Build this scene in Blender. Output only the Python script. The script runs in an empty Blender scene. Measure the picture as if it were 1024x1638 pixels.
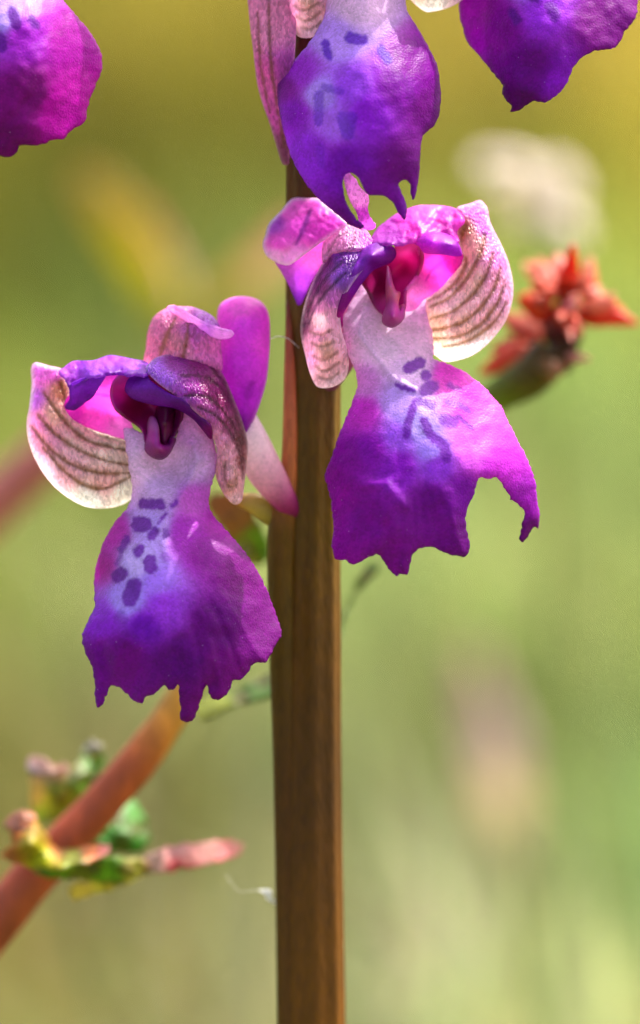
import bpy, math, random
import numpy as np
from mathutils import Vector, noise
from mathutils.geometry import delaunay_2d_cdt

random.seed(4)
rng = np.random.default_rng(11)
scene = bpy.context.scene
col = scene.collection

# ------------------------------------------------------------------ camera
PITCH = math.radians(12.0)
DIST = 350.0                    # mm, lens to the flowers
PPM = 22.0                      # photo pixels per millimetre at the flowers
FWD = np.array([0.0, math.cos(PITCH), -math.sin(PITCH)])
RIGHT = np.array([1.0, 0.0, 0.0])
UP = np.array([0.0, math.sin(PITCH), math.cos(PITCH)])
C0 = np.array([0.0, 0.0, 0.22])  # point in focus, 22 cm above the turf

cam = bpy.data.cameras.new('camera')
cam_o = bpy.data.objects.new('camera', cam)
col.objects.link(cam_o)
cam_o.location = C0 - FWD * DIST / 1000
cam_o.rotation_euler = (math.pi / 2 - PITCH, 0, 0)
cam.sensor_fit = 'HORIZONTAL'
cam.sensor_width = 24.0
cam.lens = 24.0 * DIST / (1024 / PPM)
cam.clip_start = 0.02
cam.clip_end = 500
cam.dof.use_dof = True
cam.dof.focus_distance = (DIST - 0.6) / 1000
cam.dof.aperture_fstop = 15.5
scene.camera = cam_o

# ------------------------------------------------------------------ world, sun, exposure
SUN_DIR = Vector((0.42, 0.42, 0.80)).normalized()      # towards the sun
world = bpy.data.worlds.new('World')
scene.world = world
world.use_nodes = True
wn = world.node_tree.nodes
sky = wn.new('ShaderNodeTexSky')
sky.sky_type = 'NISHITA'
sky.sun_disc = False
sky.sun_elevation = math.asin(SUN_DIR.z)
sky.sun_rotation = math.atan2(SUN_DIR.x, SUN_DIR.y)
bg = wn['Background']
sky.dust_density = 8.0
sky.ozone_density = 0.3
sky.air_density = 1.0
bg.inputs['Strength'].default_value = 0.15
world.node_tree.links.new(sky.outputs[0], bg.inputs['Color'])

sun = bpy.data.lights.new('sun', 'SUN')
sun.energy = 3.3
sun.angle = math.radians(0.6)
sun.color = (1.0, 0.95, 0.87)
sun_o = bpy.data.objects.new('sun', sun)
sun_o.rotation_euler = (-SUN_DIR).to_track_quat('-Z', 'Y').to_euler()
sun_o.location = (0.3, 0.1, 0.8)
col.objects.link(sun_o)

scene.view_settings.view_transform = 'Standard'
scene.view_settings.look = 'None'
scene.view_settings.gamma = 1.0
scene.view_settings.exposure = 1.65

# ------------------------------------------------------------------ helpers
def lin(c):
    c = np.asarray(c, float) / 255.0
    return np.where(c <= 0.04045, c / 12.92, ((c + 0.055) / 1.055) ** 2.4)

def W(x, y, d):
    """photo pixel + depth behind the focal plane (mm) -> world metres"""
    x = np.asarray(x, float); y = np.asarray(y, float); d = np.asarray(d, float)
    s = (DIST + d) / DIST / PPM
    v = ((x - 512) * s)[..., None] * RIGHT + ((819 - y) * s)[..., None] * UP + d[..., None] * FWD
    return v / 1000 + C0

def Z(x0, y0, s):
    return lambda pts: [(x0 + p[0] / s, y0 + p[1] / s) + tuple(p[2:]) for p in pts]

Z1 = Z(20, 460, 1024 / 460)        # left flower, hood
Z2 = Z(100, 760, 1024 / 380)       # left flower, lip
Z3 = Z(400, 270, 1024 / 460)       # right flower, hood
Z4 = Z(500, 540, 1024 / 400)       # right flower, lip
Z5 = Z(380, 130, 1024 / 540)       # upper flower
Z8 = Z(0, 130, 1024 / 400)
Z9 = Z(660, 130, 1024 / 364)
ZB = Z(0, 1080, 1024 / 460)        # red cane
ZR = Z(680, 360, 1024 / 344)       # red head

ORG = {}

def mesh_obj(name, verts, faces, parent=None, origin=None, mat=None, colors=None, smooth=True, thick=0, offset=1.0):
    verts = np.asarray(verts, float)
    if origin is None:
        origin = ORG[parent.name] if parent else np.zeros(3)
    origin = np.asarray(origin, float)
    me = bpy.data.meshes.new(name)
    me.from_pydata((verts - origin).tolist(), [], [list(map(int, f)) for f in faces])
    if colors is not None:
        a = me.color_attributes.new('col', 'FLOAT_COLOR', 'POINT')
        c4 = np.ones((len(verts), 4)); c4[:, :3] = colors
        a.data.foreach_set('color', c4.ravel())
    if smooth:
        me.polygons.foreach_set('use_smooth', [True] * len(me.polygons))
    me.update()
    o = bpy.data.objects.new(name, me)
    col.objects.link(o)
    if mat: me.materials.append(mat)
    if parent:
        o.parent = parent
        o.location = origin - ORG[parent.name]
    else:
        o.location = origin
    ORG[o.name] = origin
    if thick:
        m = o.modifiers.new('thickness', 'SOLIDIFY')
        m.thickness = thick / 1000
        m.offset = offset
        m.use_even_offset = False
        if mat and mat.name in BACK:
            me.materials.append(BACK[mat.name]); m.material_offset = 1; m.material_offset_rim = 0
    return o

def empty(name, loc, label, cat, group=None):
    o = bpy.data.objects.new(name, None)
    o.empty_display_size = 0.01
    col.objects.link(o)
    o.location = loc
    ORG[o.name] = np.asarray(loc, float)
    o['label'] = label; o['category'] = cat
    if group: o['group'] = group
    return o

def smooth_poly(pts, step, closed=True, rough=0.0, seed=0):
    """centripetal-ish Catmull-Rom through pts, resampled every `step` pixels"""
    P = np.array([p[:2] for p in pts], float)
    n = len(P)
    out = []
    rngc = range(n) if closed else range(n - 1)
    for i in rngc:
        if closed:
            p0, p1, p2, p3 = P[(i - 1) % n], P[i], P[(i + 1) % n], P[(i + 2) % n]
        else:
            p1, p2 = P[i], P[i + 1]
            p0 = P[i - 1] if i else 2 * p1 - p2
            p3 = P[i + 2] if i + 2 < n else 2 * p2 - p1
        L = np.linalg.norm(p2 - p1)
        k = max(1, int(round(L / step)))
        m1 = (p2 - p0) * 0.5; m2 = (p3 - p1) * 0.5
        for m in (m1, m2):
            l = np.linalg.norm(m)
            if l > L: m *= L / l
        for j in range(k):
            t = j / k
            out.append((2*t**3-3*t**2+1)*p1 + (t**3-2*t**2+t)*m1 + (-2*t**3+3*t**2)*p2 + (t**3-t**2)*m2)
    if not closed: out.append(P[-1])
    out = np.array(out)
    if rough:
        for i, p in enumerate(out):
            v = noise.noise_vector(Vector((p[0] * .12 + seed, p[1] * .12, seed * 1.7)))
            v2 = noise.noise_vector(Vector((p[0] * .4 + seed, p[1] * .4, seed * .7)))
            out[i] += rough * (np.array([v.x, v.y]) + .45 * np.array([v2.x, v2.y]))
    return out

def tps(ctrl):
    c = np.array(ctrl, float)
    X = c[:, :2] / 100.0; z = c[:, 2]
    n = len(X)
    if n < 4:
        A = np.c_[np.ones(n), X]
        w = np.linalg.lstsq(A, z, rcond=None)[0]
        return lambda q: np.c_[np.ones(len(q)), q / 100.0] @ w
    def phi(r2): return 0.5 * r2 * np.log(r2 + 1e-9)
    K = phi(((X[:, None] - X[None]) ** 2).sum(-1)) + np.eye(n) * 1e-3
    Pm = np.c_[np.ones(n), X]
    A = np.block([[K, Pm], [Pm.T, np.zeros((3, 3))]])
    w = np.linalg.solve(A, np.r_[z, np.zeros(3)])
    def f(q):
        q = np.asarray(q, float) / 100.0
        return phi(((q[:, None] - X[None]) ** 2).sum(-1)) @ w[:n] + np.c_[np.ones(len(q)), q] @ w[n:]
    return f

def shepard(q, ctrl, p=2.0, soft=6.0):
    C = np.array([[c[0], c[1]] for c in ctrl], float)
    V = np.array([lin(c[2]) for c in ctrl])
    r2 = ((q[:, None] - C[None]) ** 2).sum(-1) + soft ** 2
    w = r2 ** -p
    return (w @ V) / w.sum(1, keepdims=True)

def seg_dist(q, poly):
    """distance of points to an open polyline and arc position 0..1"""
    P = np.array([p[:2] for p in poly], float)
    if len(P) == 1: P = np.vstack([P, P + 1e-3])
    best = np.full(len(q), 1e9); tt = np.zeros(len(q))
    nseg = len(P) - 1
    for i in range(nseg):
        a, b = P[i], P[i + 1]
        ab = b - a
        t = np.clip(((q - a) @ ab) / (ab @ ab), 0, 1)
        d = np.linalg.norm(q - (a + t[:, None] * ab), axis=1)
        m = d < best
        best[m] = d[m]; tt[m] = (i + t[m]) / nseg
    return best, tt

def vnoise(q, sc, seed=0.0):
    return np.array([noise.noise(Vector((x * sc + seed, y * sc, seed * 2.3))) for x, y in q])

def patch(name, parent, outline, depth, colors, mat, thick=0.2, step=3.0, rough=0.0, roll=0.0, rollw=10.0,
          ripple=0.0, ripsc=0.03, spots=(), spotcol=(112, 30, 158), veins=(), veins2=None, veincol=(110, 78, 30), veinw=4.0,
          veindepth=0.08, shift=(0, 0, 0), seed=0.0, origin=None, cstep=None, creases=(), rim=None, fine=0.0, spot_amt=0.92, radial=()):
    """a thin curved sheet: traced outline, depth through control points (mm), pigment through control points"""
    if cstep is None: cstep = step
    ol = smooth_poly(outline, cstep, True, rough, seed)
    lo, hi = ol.min(0), ol.max(0)
    gx = np.arange(lo[0], hi[0], step); gy = np.arange(lo[1], hi[1], step * .866)
    G = np.array([(x + (step / 2 if j % 2 else 0), y) for j, y in enumerate(gy) for x in gx])
    x, y = G[:, 0], G[:, 1]
    ins = np.zeros(len(G), bool)
    n = len(ol)
    for i in range(n):
        a, b = ol[i], ol[(i + 1) % n]
        cnd = (a[1] > y) != (b[1] > y)
        if not cnd.any(): continue
        xi = a[0] + (y - a[1]) * (b[0] - a[0]) / (b[1] - a[1] + 1e-12)
        ins ^= cnd & (x < xi)
    G = G[ins]
    cl = np.vstack([ol, ol[:1]])
    ed = np.full(len(G), 1e9)
    for i in range(0, len(ol), 1):
        ed = np.minimum(ed, ((G - ol[i]) ** 2).sum(1))
    G = G[ed > (step * .6) ** 2]
    allp = [Vector(p) for p in ol] + [Vector(p) for p in G]
    vs, es, fs, *_ = delaunay_2d_cdt(allp, [(i, (i + 1) % n) for i in range(n)], [], 1, 1e-5)
    Q = np.array([(v.x, v.y) for v in vs])
    d = tps(depth)(Q)
    dist = np.full(len(Q), 1e9)
    for i in range(n):
        dist = np.minimum(dist, ((Q - ol[i]) ** 2).sum(1))
    dist = np.sqrt(dist)
    if roll: d = d + roll * np.exp(-dist / rollw)
    if ripple: d = d + ripple * vnoise(Q, ripsc, seed + 3.1) + 0.4 * ripple * vnoise(Q, ripsc * 3.1, seed + 7.7)
    for cr, amt, wd in creases:
        dd, _ = seg_dist(Q, cr)
        d = d + amt * np.exp(-(dd / wd) ** 2)
    for hub, ends in radial:        # fine folds fanning out to the teeth
        hub = np.array(hub, float)
        for i_, e_ in enumerate(ends):
            e_ = np.array(e_[:2], float)
            dd, t = seg_dist(Q, [hub + (e_ - hub) * .45, hub + (e_ - hub) * .75 + np.array([3, 0]), e_])
            d = d + (.13 if i_ % 2 else -.10) * np.exp(-(dd / 6.0) ** 2) * np.clip(t * 1.6, 0, 1)
    C = shepard(Q, colors)
    if mat is M_LIP: C = C * (.84 + .16 * np.clip(C[:, 1:2] / .06, 0, 1))
    if mat is M_LIP: C = C * np.clip(np.array([1.50, .28, .94]) + (np.array([1.06, 1, 1]) - np.array([1.50, .28, .94])) * np.clip(C[:, 1:2] / .25, 0, 1), 0, 2)
    if spots:
        nz = vnoise(Q, .16, seed + 1.3) * 2.6 + vnoise(Q, .45, seed + 5.1) * 1.3
        m = np.zeros(len(Q))
        for sp in spots:
            pl, w = sp[0], sp[1]
            amt = sp[2] if len(sp) > 2 else 1.0
            dd, _ = seg_dist(Q, pl)
            e = np.clip((w + .8 + nz - dd) / 4.0 + .5, 0, 1) * amt
            m = np.maximum(m, e)
        m = (m * spot_amt)[:, None]
        C = C * (1 - m) + (lin(spotcol) * .85 + C * .15 * np.array([.5, .3, .7])) * m
    if mat is M_SEPAL: C = np.minimum(C * np.array([1.38, 1.02, 1.06]), .93)
    if mat is M_PETAL: C = C * np.array([1.38, .74, .96])
    if mat in (M_PETAL, M_SEPAL): C[:, 0] = np.maximum(C[:, 0], .44 * C[:, 2])
    C = np.clip(C, 0, .95)
    if veins:
        nz = vnoise(Q, .09, seed + 2.2) + .7 * vnoise(Q, .3, seed + 4.2)
        m = np.zeros(len(Q))
        for vn in veins:
            pl = smooth_poly(vn, 5, False)
            dd, t = seg_dist(Q, pl)
            w = veinw * (0.72 + .5 * nz) * np.clip(1.15 - np.abs(t - .45) * 1.0, .35, 1)
            m = np.maximum(m, np.exp(-(dd / w) ** 2))
        d = d + veindepth * m
        m = (m * .88)[:, None]
        C = C * (1 - m) + lin(veincol) * m
    if veins2:
        vl, vc, vw = veins2
        m = np.zeros(len(Q))
        for vn in vl:
            dd, t = seg_dist(Q, smooth_poly(vn, 5, False))
            m = np.maximum(m, np.exp(-(dd / (vw * (.8 + .5 * vnoise(Q, .2, seed + 6)))) ** 2))
        d = d + .1 * m; m = (m * .75)[:, None]
        C = C * (1 - m) + lin(vc) * m
    if rim:
        m = np.exp(-(dist / rim[1]) ** 2)[:, None] * rim[2]
        C = C * (1 - m) + lin(rim[0]) * m
    if fine:
        d = d + fine * vnoise(Q, .22, seed + 9.0)
    Q = Q + np.array(shift[:2]); d = d + shift[2]
    V = W(Q[:, 0], Q[:, 1], d)
    # face the camera
    F = []
    for f in fs:
        a, b, c = Q[f[0]], Q[f[1]], Q[f[2]]
        cr = (b[0]-a[0])*(c[1]-a[1]) - (b[1]-a[1])*(c[0]-a[0])
        F.append(f if cr < 0 else f[::-1])
    return mesh_obj(name, V, F, parent, origin, mat, C, True, thick, -1.0)

def tube(name, path, radii, parent=None, mat=None, colors=None, sides=20, step=4, origin=None, rib=0.0, lobes=0, flat=1.0, wob=0.0):
    """swept tube through (px, py, d) points or world points; radii in mm"""
    P = np.array(path, float)
    Pw = W(P[:, 0], P[:, 1], P[:, 2])
    return tube_w(name, Pw, radii, parent, mat, colors, sides, step, origin, rib, lobes, flat, wob)

def cr3(P, k):
    out = []; n = len(P)
    for i in range(n - 1):
        p1, p2 = P[i], P[i + 1]
        p0 = P[i - 1] if i else 2 * p1 - p2
        p3 = P[i + 2] if i + 2 < n else 2 * p2 - p1
        L = np.linalg.norm(p2 - p1)
        m1 = (p2 - p0) * 0.5; m2 = (p3 - p1) * 0.5
        for m in (m1, m2):
            l = np.linalg.norm(m)
            if l > L: m *= L / max(l, 1e-12)
        for j in range(k):
            t = j / k
            out.append((2*t**3-3*t**2+1)*p1 + (t**3-2*t**2+t)*m1 + (-2*t**3+3*t**2)*p2 + (t**3-t**2)*m2)
    out.append(P[-1])
    return np.array(out)

def tube_w(name, Pw, radii, parent=None, mat=None, colors=None, sides=20, step=4, origin=None, rib=0.0, lobes=0, flat=1.0, wob=0.0):
    Pw = np.asarray(Pw, float)
    S = cr3(Pw, step)
    R = cr3(np.array(radii, float)[:, None], step)[:, 0] / 1000
    Cc = cr3(np.array([lin(c) for c in colors]), step) if colors is not None else None
    V = []; F = []; VC = []
    nrm = None
    for i, p in enumerate(S):
        t = S[min(i + 1, len(S) - 1)] - S[max(i - 1, 0)]
        t = t / np.linalg.norm(t)
        if nrm is None:
            a = RIGHT if abs(t @ RIGHT) < .8 else UP
            nrm = a - t * (a @ t)
        else:
            nrm = nrm - t * (nrm @ t)
        nrm = nrm / np.linalg.norm(nrm)
        b = np.cross(t, nrm)
        for k in range(sides):
            a = 2 * math.pi * k / sides
            r = R[i] * (1 + rib * math.cos(lobes * a) + wob * noise.noise(Vector((p * 400).tolist()) + Vector((math.cos(a), math.sin(a), 0))))
            V.append(p + (nrm * math.cos(a) + b * math.sin(a) * flat) * r)
            if Cc is not None: VC.append(np.clip(Cc[i], 0, 1))
        if i:
            o = (i - 1) * sides
            for k in range(sides):
                k2 = (k + 1) % sides
                F.append((o + k, o + k2, o + sides + k2, o + sides + k))
    n = len(V)
    V.append(S[0]); V.append(S[-1])
    if Cc is not None: VC += [Cc[0], Cc[-1]]
    for k in range(sides):
        k2 = (k + 1) % sides
        F.append((n, k2, k)); F.append((n + 1, n - sides + k, n - sides + k2))
    if Cc is not None and mat is M_STEM: VC = np.array(VC) * np.array([.88, .76, .26])
    return mesh_obj(name, V, F, parent, origin, mat, VC if Cc is not None else None)

# ------------------------------------------------------------------ materials
BACK = {}
def petal_mat(name, rough=.45, trans=.35, bump=.25, cell=5200, spec=.5, var=.18, stretch=(1, 1, 1), coat=0.0, grain=.5, gam=.8, cellvar=0.0, specks=0.0):
    m = bpy.data.materials.new(name); m.use_nodes = True
    nt = m.node_tree; N = nt.nodes; L = nt.links
    pr = N['Principled BSDF']; out = N['Material Output']
    at = N.new('ShaderNodeAttribute'); at.attribute_name = 'col'
    tc = N.new('ShaderNodeTexCoord')
    mp = N.new('ShaderNodeMapping'); mp.inputs['Scale'].default_value = stretch
    L.new(tc.outputs['Object'], mp.inputs['Vector'])
    nz = N.new('ShaderNodeTexNoise'); nz.inputs['Scale'].default_value = 900; nz.inputs['Detail'].default_value = 5
    nz.inputs['Roughness'].default_value = .65
    L.new(mp.outputs[0], nz.inputs['Vector'])
    mr = N.new('ShaderNodeMapRange'); mr.inputs['From Min'].default_value = .25; mr.inputs['From Max'].default_value = .75
    mr.inputs['To Min'].default_value = 1 - var; mr.inputs['To Max'].default_value = 1 + var
    L.new(nz.outputs['Fac'], mr.inputs['Value'])
    mx = N.new('ShaderNodeMix'); mx.data_type = 'RGBA'; mx.blend_type = 'MULTIPLY'; mx.inputs['Factor'].default_value = 1
    L.new(at.outputs['Color'], mx.inputs[6]); L.new(mr.outputs[0], mx.inputs[7])
    vo = N.new('ShaderNodeTexVoronoi'); vo.inputs['Scale'].default_value = cell; vo.feature = 'F1'
    L.new(mp.outputs[0], vo.inputs['Vector'])
    ad = N.new('ShaderNodeMath'); ad.operation = 'MULTIPLY_ADD'; ad.inputs[1].default_value = grain
    L.new(nz.outputs['Fac'], ad.inputs[0])
    inv = N.new('ShaderNodeMath'); inv.operation = 'SUBTRACT'; inv.inputs[0].default_value = 1
    L.new(vo.outputs['Distance'], inv.inputs[1]); L.new(inv.outputs[0], ad.inputs[2])
    if cellvar:       # single swollen surface cells, lighter and darker
        sx = N.new('ShaderNodeSeparateColor'); L.new(vo.outputs['Color'], sx.inputs[0])
        cv = N.new('ShaderNodeMapRange'); cv.inputs['To Min'].default_value = 1 - cellvar; cv.inputs['To Max'].default_value = 1 + cellvar
        L.new(sx.outputs[0], cv.inputs['Value'])
        m2 = N.new('ShaderNodeMix'); m2.data_type = 'RGBA'; m2.blend_type = 'MULTIPLY'; m2.inputs['Factor'].default_value = 1
        L.new(mx.outputs[2], m2.inputs[6]); L.new(cv.outputs[0], m2.inputs[7]); mx = m2
    if specks:        # sparse papillae, their sparkle painted in as pale colour
        v2 = N.new('ShaderNodeTexVoronoi'); v2.inputs['Scale'].default_value = 2100; L.new(tc.outputs['Object'], v2.inputs['Vector'])
        sm = N.new('ShaderNodeMapRange'); sm.inputs['From Min'].default_value = .13; sm.inputs['From Max'].default_value = .05
        sm.inputs['To Min'].default_value = 0; sm.inputs['To Max'].default_value = specks
        L.new(v2.outputs['Distance'], sm.inputs['Value'])
        sr = N.new('ShaderNodeSeparateColor'); L.new(v2.outputs['Color'], sr.inputs[0])
        pw = N.new('ShaderNodeMath'); pw.operation = 'POWER'; pw.inputs[1].default_value = 5; L.new(sr.outputs[0], pw.inputs[0])
        ml = N.new('ShaderNodeMath'); ml.operation = 'MULTIPLY'; L.new(sm.outputs[0], ml.inputs[0]); L.new(pw.outputs[0], ml.inputs[1]); sm = ml
        m3 = N.new('ShaderNodeMix'); m3.data_type = 'RGBA'; L.new(sm.outputs[0], m3.inputs['Factor'])
        L.new(mx.outputs[2], m3.inputs[6]); m3.inputs[7].default_value = (.75, .45, .9, 1); mx = m3
    bp = N.new('ShaderNodeBump'); bp.inputs['Strength'].default_value = bump; bp.inputs['Distance'].default_value = .00012
    L.new(ad.outputs[0], bp.inputs['Height'])
    L.new(mx.outputs[2], pr.inputs['Base Color'])
    pr.inputs['Roughness'].default_value = rough
    pr.inputs['Specular IOR Level'].default_value = spec
    pr.inputs['Coat Weight'].default_value = coat
    pr.inputs['Coat Roughness'].default_value = .25
    L.new(bp.outputs[0], pr.inputs['Normal'])
    tr = N.new('ShaderNodeBsdfTranslucent')
    g = N.new('ShaderNodeGamma'); g.inputs['Gamma'].default_value = gam
    L.new(mx.outputs[2], g.inputs['Color']); L.new(g.outputs[0], tr.inputs['Color']); L.new(bp.outputs[0], tr.inputs['Normal'])
    ms = N.new('ShaderNodeMixShader'); ms.inputs[0].default_value = trans
    L.new(pr.outputs[0], ms.inputs[1]); L.new(tr.outputs[0], ms.inputs[2]); L.new(ms.outputs[0], out.inputs['Surface'])
    return m

M_LIP = petal_mat('lip_velvet', rough=.42, trans=.50, bump=.2, cell=6000, spec=.16, var=.16, grain=.15, cellvar=.14, specks=.55, gam=1.1)
M_PETAL = petal_mat('petal', rough=.40, trans=.60, bump=.15, cell=6000, spec=.3, var=.16, grain=.3, gam=.95, cellvar=.1)
M_SEPAL = petal_mat('striped_sepal', rough=.28, trans=.55, bump=1.0, cell=4000, spec=.5, var=.2, stretch=(1.7, 1, .75), cellvar=.30)
M_COL = petal_mat('column_flesh', rough=.35, trans=.3, bump=.1, cell=5000, spec=.5, var=.1)
M_STEM = petal_mat('stem_skin', rough=.5, trans=.04, bump=.5, cell=3000, spec=.22, var=.24, stretch=(1, 1, .3), cellvar=.12)
M_CANE = petal_mat('cane_skin', rough=.5, trans=.03, bump=.5, cell=1500, spec=.3, var=.45, stretch=(.5, .5, .2), cellvar=.2)
M_LEAF = petal_mat('leaf', rough=.45, trans=.42, bump=.2, cell=2500, spec=.35, var=.2)
M_GRASS = petal_mat('grass_blade', rough=.7, trans=.42, bump=.1, cell=2500, spec=.08, var=.15, gam=1.0)
# the far side of a petal or leaf: paler, lets most of the light into the tissue
for m_, t_ in ((M_LIP, .7), (M_PETAL, .8), (M_SEPAL, .8), (M_COL, .7), (M_LEAF, .7)):
    BACK[m_.name] = petal_mat(m_.name + '_underside', rough=.5, trans=t_, bump=.1, spec=.3, var=.1, gam=.35)

# ------------------------------------------------------------------ the setting: ground and meadow grass
def ground_mat():
    m = bpy.data.materials.new('turf_soil'); m.use_nodes = True
    nt = m.node_tree; N = nt.nodes; L = nt.links
    pr = N['Principled BSDF']
    tc = N.new('ShaderNodeTexCoord')
    n1 = N.new('ShaderNodeTexNoise'); n1.inputs['Scale'].default_value = 3.2; n1.inputs['Detail'].default_value = 8
    n2 = N.new('ShaderNodeTexNoise'); n2.inputs['Scale'].default_value = 90; n2.inputs['Detail'].default_value = 6
    for n in (n1, n2): L.new(tc.outputs['Object'], n.inputs['Vector'])
    r = N.new('ShaderNodeValToRGB')
    r.color_ramp.elements[0].position = .32; r.color_ramp.elements[0].color = (.055, .075, .012, 1)
    r.color_ramp.elements[1].position = .68; r.color_ramp.elements[1].color = (.16, .17, .035, 1)
    mix = N.new('ShaderNodeMath'); mix.operation = 'MULTIPLY_ADD'; mix.inputs[1].default_value = .4
    L.new(n2.outputs['Fac'], mix.inputs[0])
    sc = N.new('ShaderNodeMath'); sc.operation = 'MULTIPLY'; sc.inputs[1].default_value = .6
    L.new(n1.outputs['Fac'], sc.inputs[0]); L.new(sc.outputs[0], mix.inputs[2])
    L.new(mix.outputs[0], r.inputs['Fac']); L.new(r.outputs[0], pr.inputs['Base Color'])
    pr.inputs['Roughness'].default_value = .95
    bp = N.new('ShaderNodeBump'); bp.inputs['Strength'].default_value = .8; bp.inputs['Distance'].default_value = .01
    L.new(n2.outputs['Fac'], bp.inputs['Height']); L.new(bp.outputs[0], pr.inputs['Normal'])
    return m

def build_ground():
    xs = np.unique(np.r_[np.linspace(-150, -3, 20), np.linspace(-3, 3, 60), np.linspace(3, 150, 20)])
    ys = np.unique(np.r_[np.linspace(-100, -1, 14), np.linspace(-1, 5, 60), np.linspace(5, 200, 24)])
    V = [(x, y, .012 * noise.noise(Vector((x * 2.3, y * 2.3, 0)))) for y in ys for x in xs]
    nx = len(xs)
    F = [(j*nx+i, j*nx+i+1, (j+1)*nx+i+1, (j+1)*nx+i) for j in range(len(ys)-1) for i in range(nx-1)]
    o = mesh_obj('ground', V, F, mat=ground_mat())
    o['kind'] = 'structure'
    o['label'] = 'mossy meadow soil under the grass'
    o['category'] = 'ground'
build_ground()

def gz(x, y): return .012 * noise.noise(Vector((x * 2.3, y * 2.3, 0)))

def pix_ground(px, py, h=0.028):
    """where the ray of a photo pixel meets the sward at height h"""
    c = C0 - FWD * DIST / 1000
    v = FWD * DIST + RIGHT * (px - 512) / PPM + UP * (819 - py) / PPM
    t = (h - c[2]) / v[2]
    return c + v * t

# patches of differently coloured sward: (photo pixel, radius m, colour, strength)
GREEN = lin((98, 108, 36)); 
TONES = [
    (870, 170, .30, (222, 184, 84), .95), (1000, 330, .18, (220, 200, 70), .9), (760, 440, .07, (206, 206, 30), .9), (740, 240, .06, (96, 90, 16), .8),
    (230, 180, .22, (150, 144, 40), .85), (180, 510, .045, (70, 150, 34), .95), (10, 560, .07, (70, 62, 4), .95), (60, 330, .08, (110, 120, 20), .8),
    (410, 290, .07, (84, 62, 26), .9), (60, 900, .07, (124, 124, 12), .9), (100, 1050, .05, (140, 156, 60), .8), (330, 300, .06, (120, 120, 20), .7),
    (360, 1300, .05, (150, 170, 66), .85), (620, 1220, .035, (236, 232, 196), .97), (690, 1400, .045, (240, 238, 206), .97),
    (770, 1180, .028, (248, 214, 226), .97), (585, 1420, .018, (120, 150, 10), .9), (890, 1130, .035, (104, 86, 30), .95), (940, 1240, .03, (130, 112, 40), .9), (985, 1020, .06, (180, 206, 110), .9),
    (930, 780, .12, (160, 190, 100), .95), (980, 1400, .035, (180, 214, 110), .9), (760, 960, .06, (150, 152, 84), .9),
    (300, 1450, .04, (150, 136, 60), .8), (640, 1000, .05, (186, 206, 116), .9),
]
TP = [(pix_ground(a, b), r * 1.15, lin(c) * (np.array([.56, .56, .62]) if max(c) < 230 else np.array([.92, .90, 1.05])), s) for a, b, r, c, s in TONES]

def grass_color(x, y):
    C = np.tile(GREEN, (len(x), 1))
    for p, r, c, s in TP:
        k = max(1.0, (p[1]) / .6) if False else 1.0
        w = s * np.exp(-(((x - p[0]) / r) ** 2 + ((y - p[1]) / (r * 3.0)) ** 2))
        C = C * (1 - w[:, None]) + c * w[:, None]
    return C

def build_grass():
    n = 120000
    u = rng.random(n)
    y = .14 + 4.6 * u ** 1.5
    x = (rng.random(n) - .5) * (0.7 + .75 * y)
    h = rng.uniform(.025, .075, n) * (1 + .35 * rng.standard_normal(n).clip(-1, 1.5))
    w = rng.uniform(.0011, .0026, n)
    yaw = rng.random(n) * 2 * math.pi
    lean = rng.uniform(.1, .95, n)
    seg = 3
    ts = np.linspace(0, 1, seg + 1)
    dx, dy = np.cos(yaw), np.sin(yaw)
    wx, wy = -dy, dx
    z0 = np.array([gz(a, b) for a, b in zip(x, y)]) - .003
    V = np.zeros((n, 2 * seg + 1, 3))
    for i, t in enumerate(ts):
        bx = x + dx * h * lean * t * t; by = y + dy * h * lean * t * t; bz = z0 + h * (t - .32 * lean * t * t)
        ww = w * (1 - t) ** .6
        if i < seg:
            V[:, 2*i] = np.c_[bx - wx*ww, by - wy*ww, bz]; V[:, 2*i+1] = np.c_[bx + wx*ww, by + wy*ww, bz]
        else:
            V[:, 2*i] = np.c_[bx, by, bz]
    k = 2 * seg + 1
    base = np.arange(n) * k
    quads = np.stack([np.c_[base+2*i, base+2*i+1, base+2*i+3, base+2*i+2] for i in range(seg-1)], 1).reshape(-1)
    tris = np.c_[base+2*(seg-1), base+2*(seg-1)+1, base+2*seg].reshape(-1)
    nq, ntr = n * (seg - 1), n
    me = bpy.data.meshes.new('grass')
    me.vertices.add(n * k); me.vertices.foreach_set('co', V.reshape(-1))
    me.loops.add(nq * 4 + ntr * 3); me.loops.foreach_set('vertex_index', np.r_[quads, tris].astype(np.int32))
    me.polygons.add(nq + ntr)
    st = np.r_[np.arange(nq) * 4, nq * 4 + np.arange(ntr) * 3].astype(np.int32)
    me.polygons.foreach_set('loop_start', st)
    me.update(calc_edges=True)
    pn = np.array([noise.noise(Vector((a * 16, b * 6, 3.0))) for a, b in zip(x, y)])
    C = grass_color(x, y) * (1 + .75 * pn)[:, None] * rng.uniform(.72, 1.28, n)[:, None] * (1 + .10 * rng.standard_normal((n, 3)))
    C = np.repeat(C.clip(.003, .8), k, 0)
    a = me.color_attributes.new('col', 'FLOAT_COLOR', 'POINT')
    a.data.foreach_set('color', np.c_[C, np.ones(len(C))].ravel())
    o = bpy.data.objects.new('grass', me); col.objects.link(o)
    me.materials.append(M_GRASS)
    o['kind'] = 'stuff'; o['label'] = 'blurred yellow green meadow grass behind the orchid'; o['category'] = 'grass'
build_grass()

# ------------------------------------------------------------------ the orchid
def ground_below(p_top, lean=(0, 0)):
    g = np.array([p_top[0] + lean[0], p_top[1] + lean[1], 0.0]); g[2] = gz(g[0], g[1]) - .004
    return g

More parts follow.
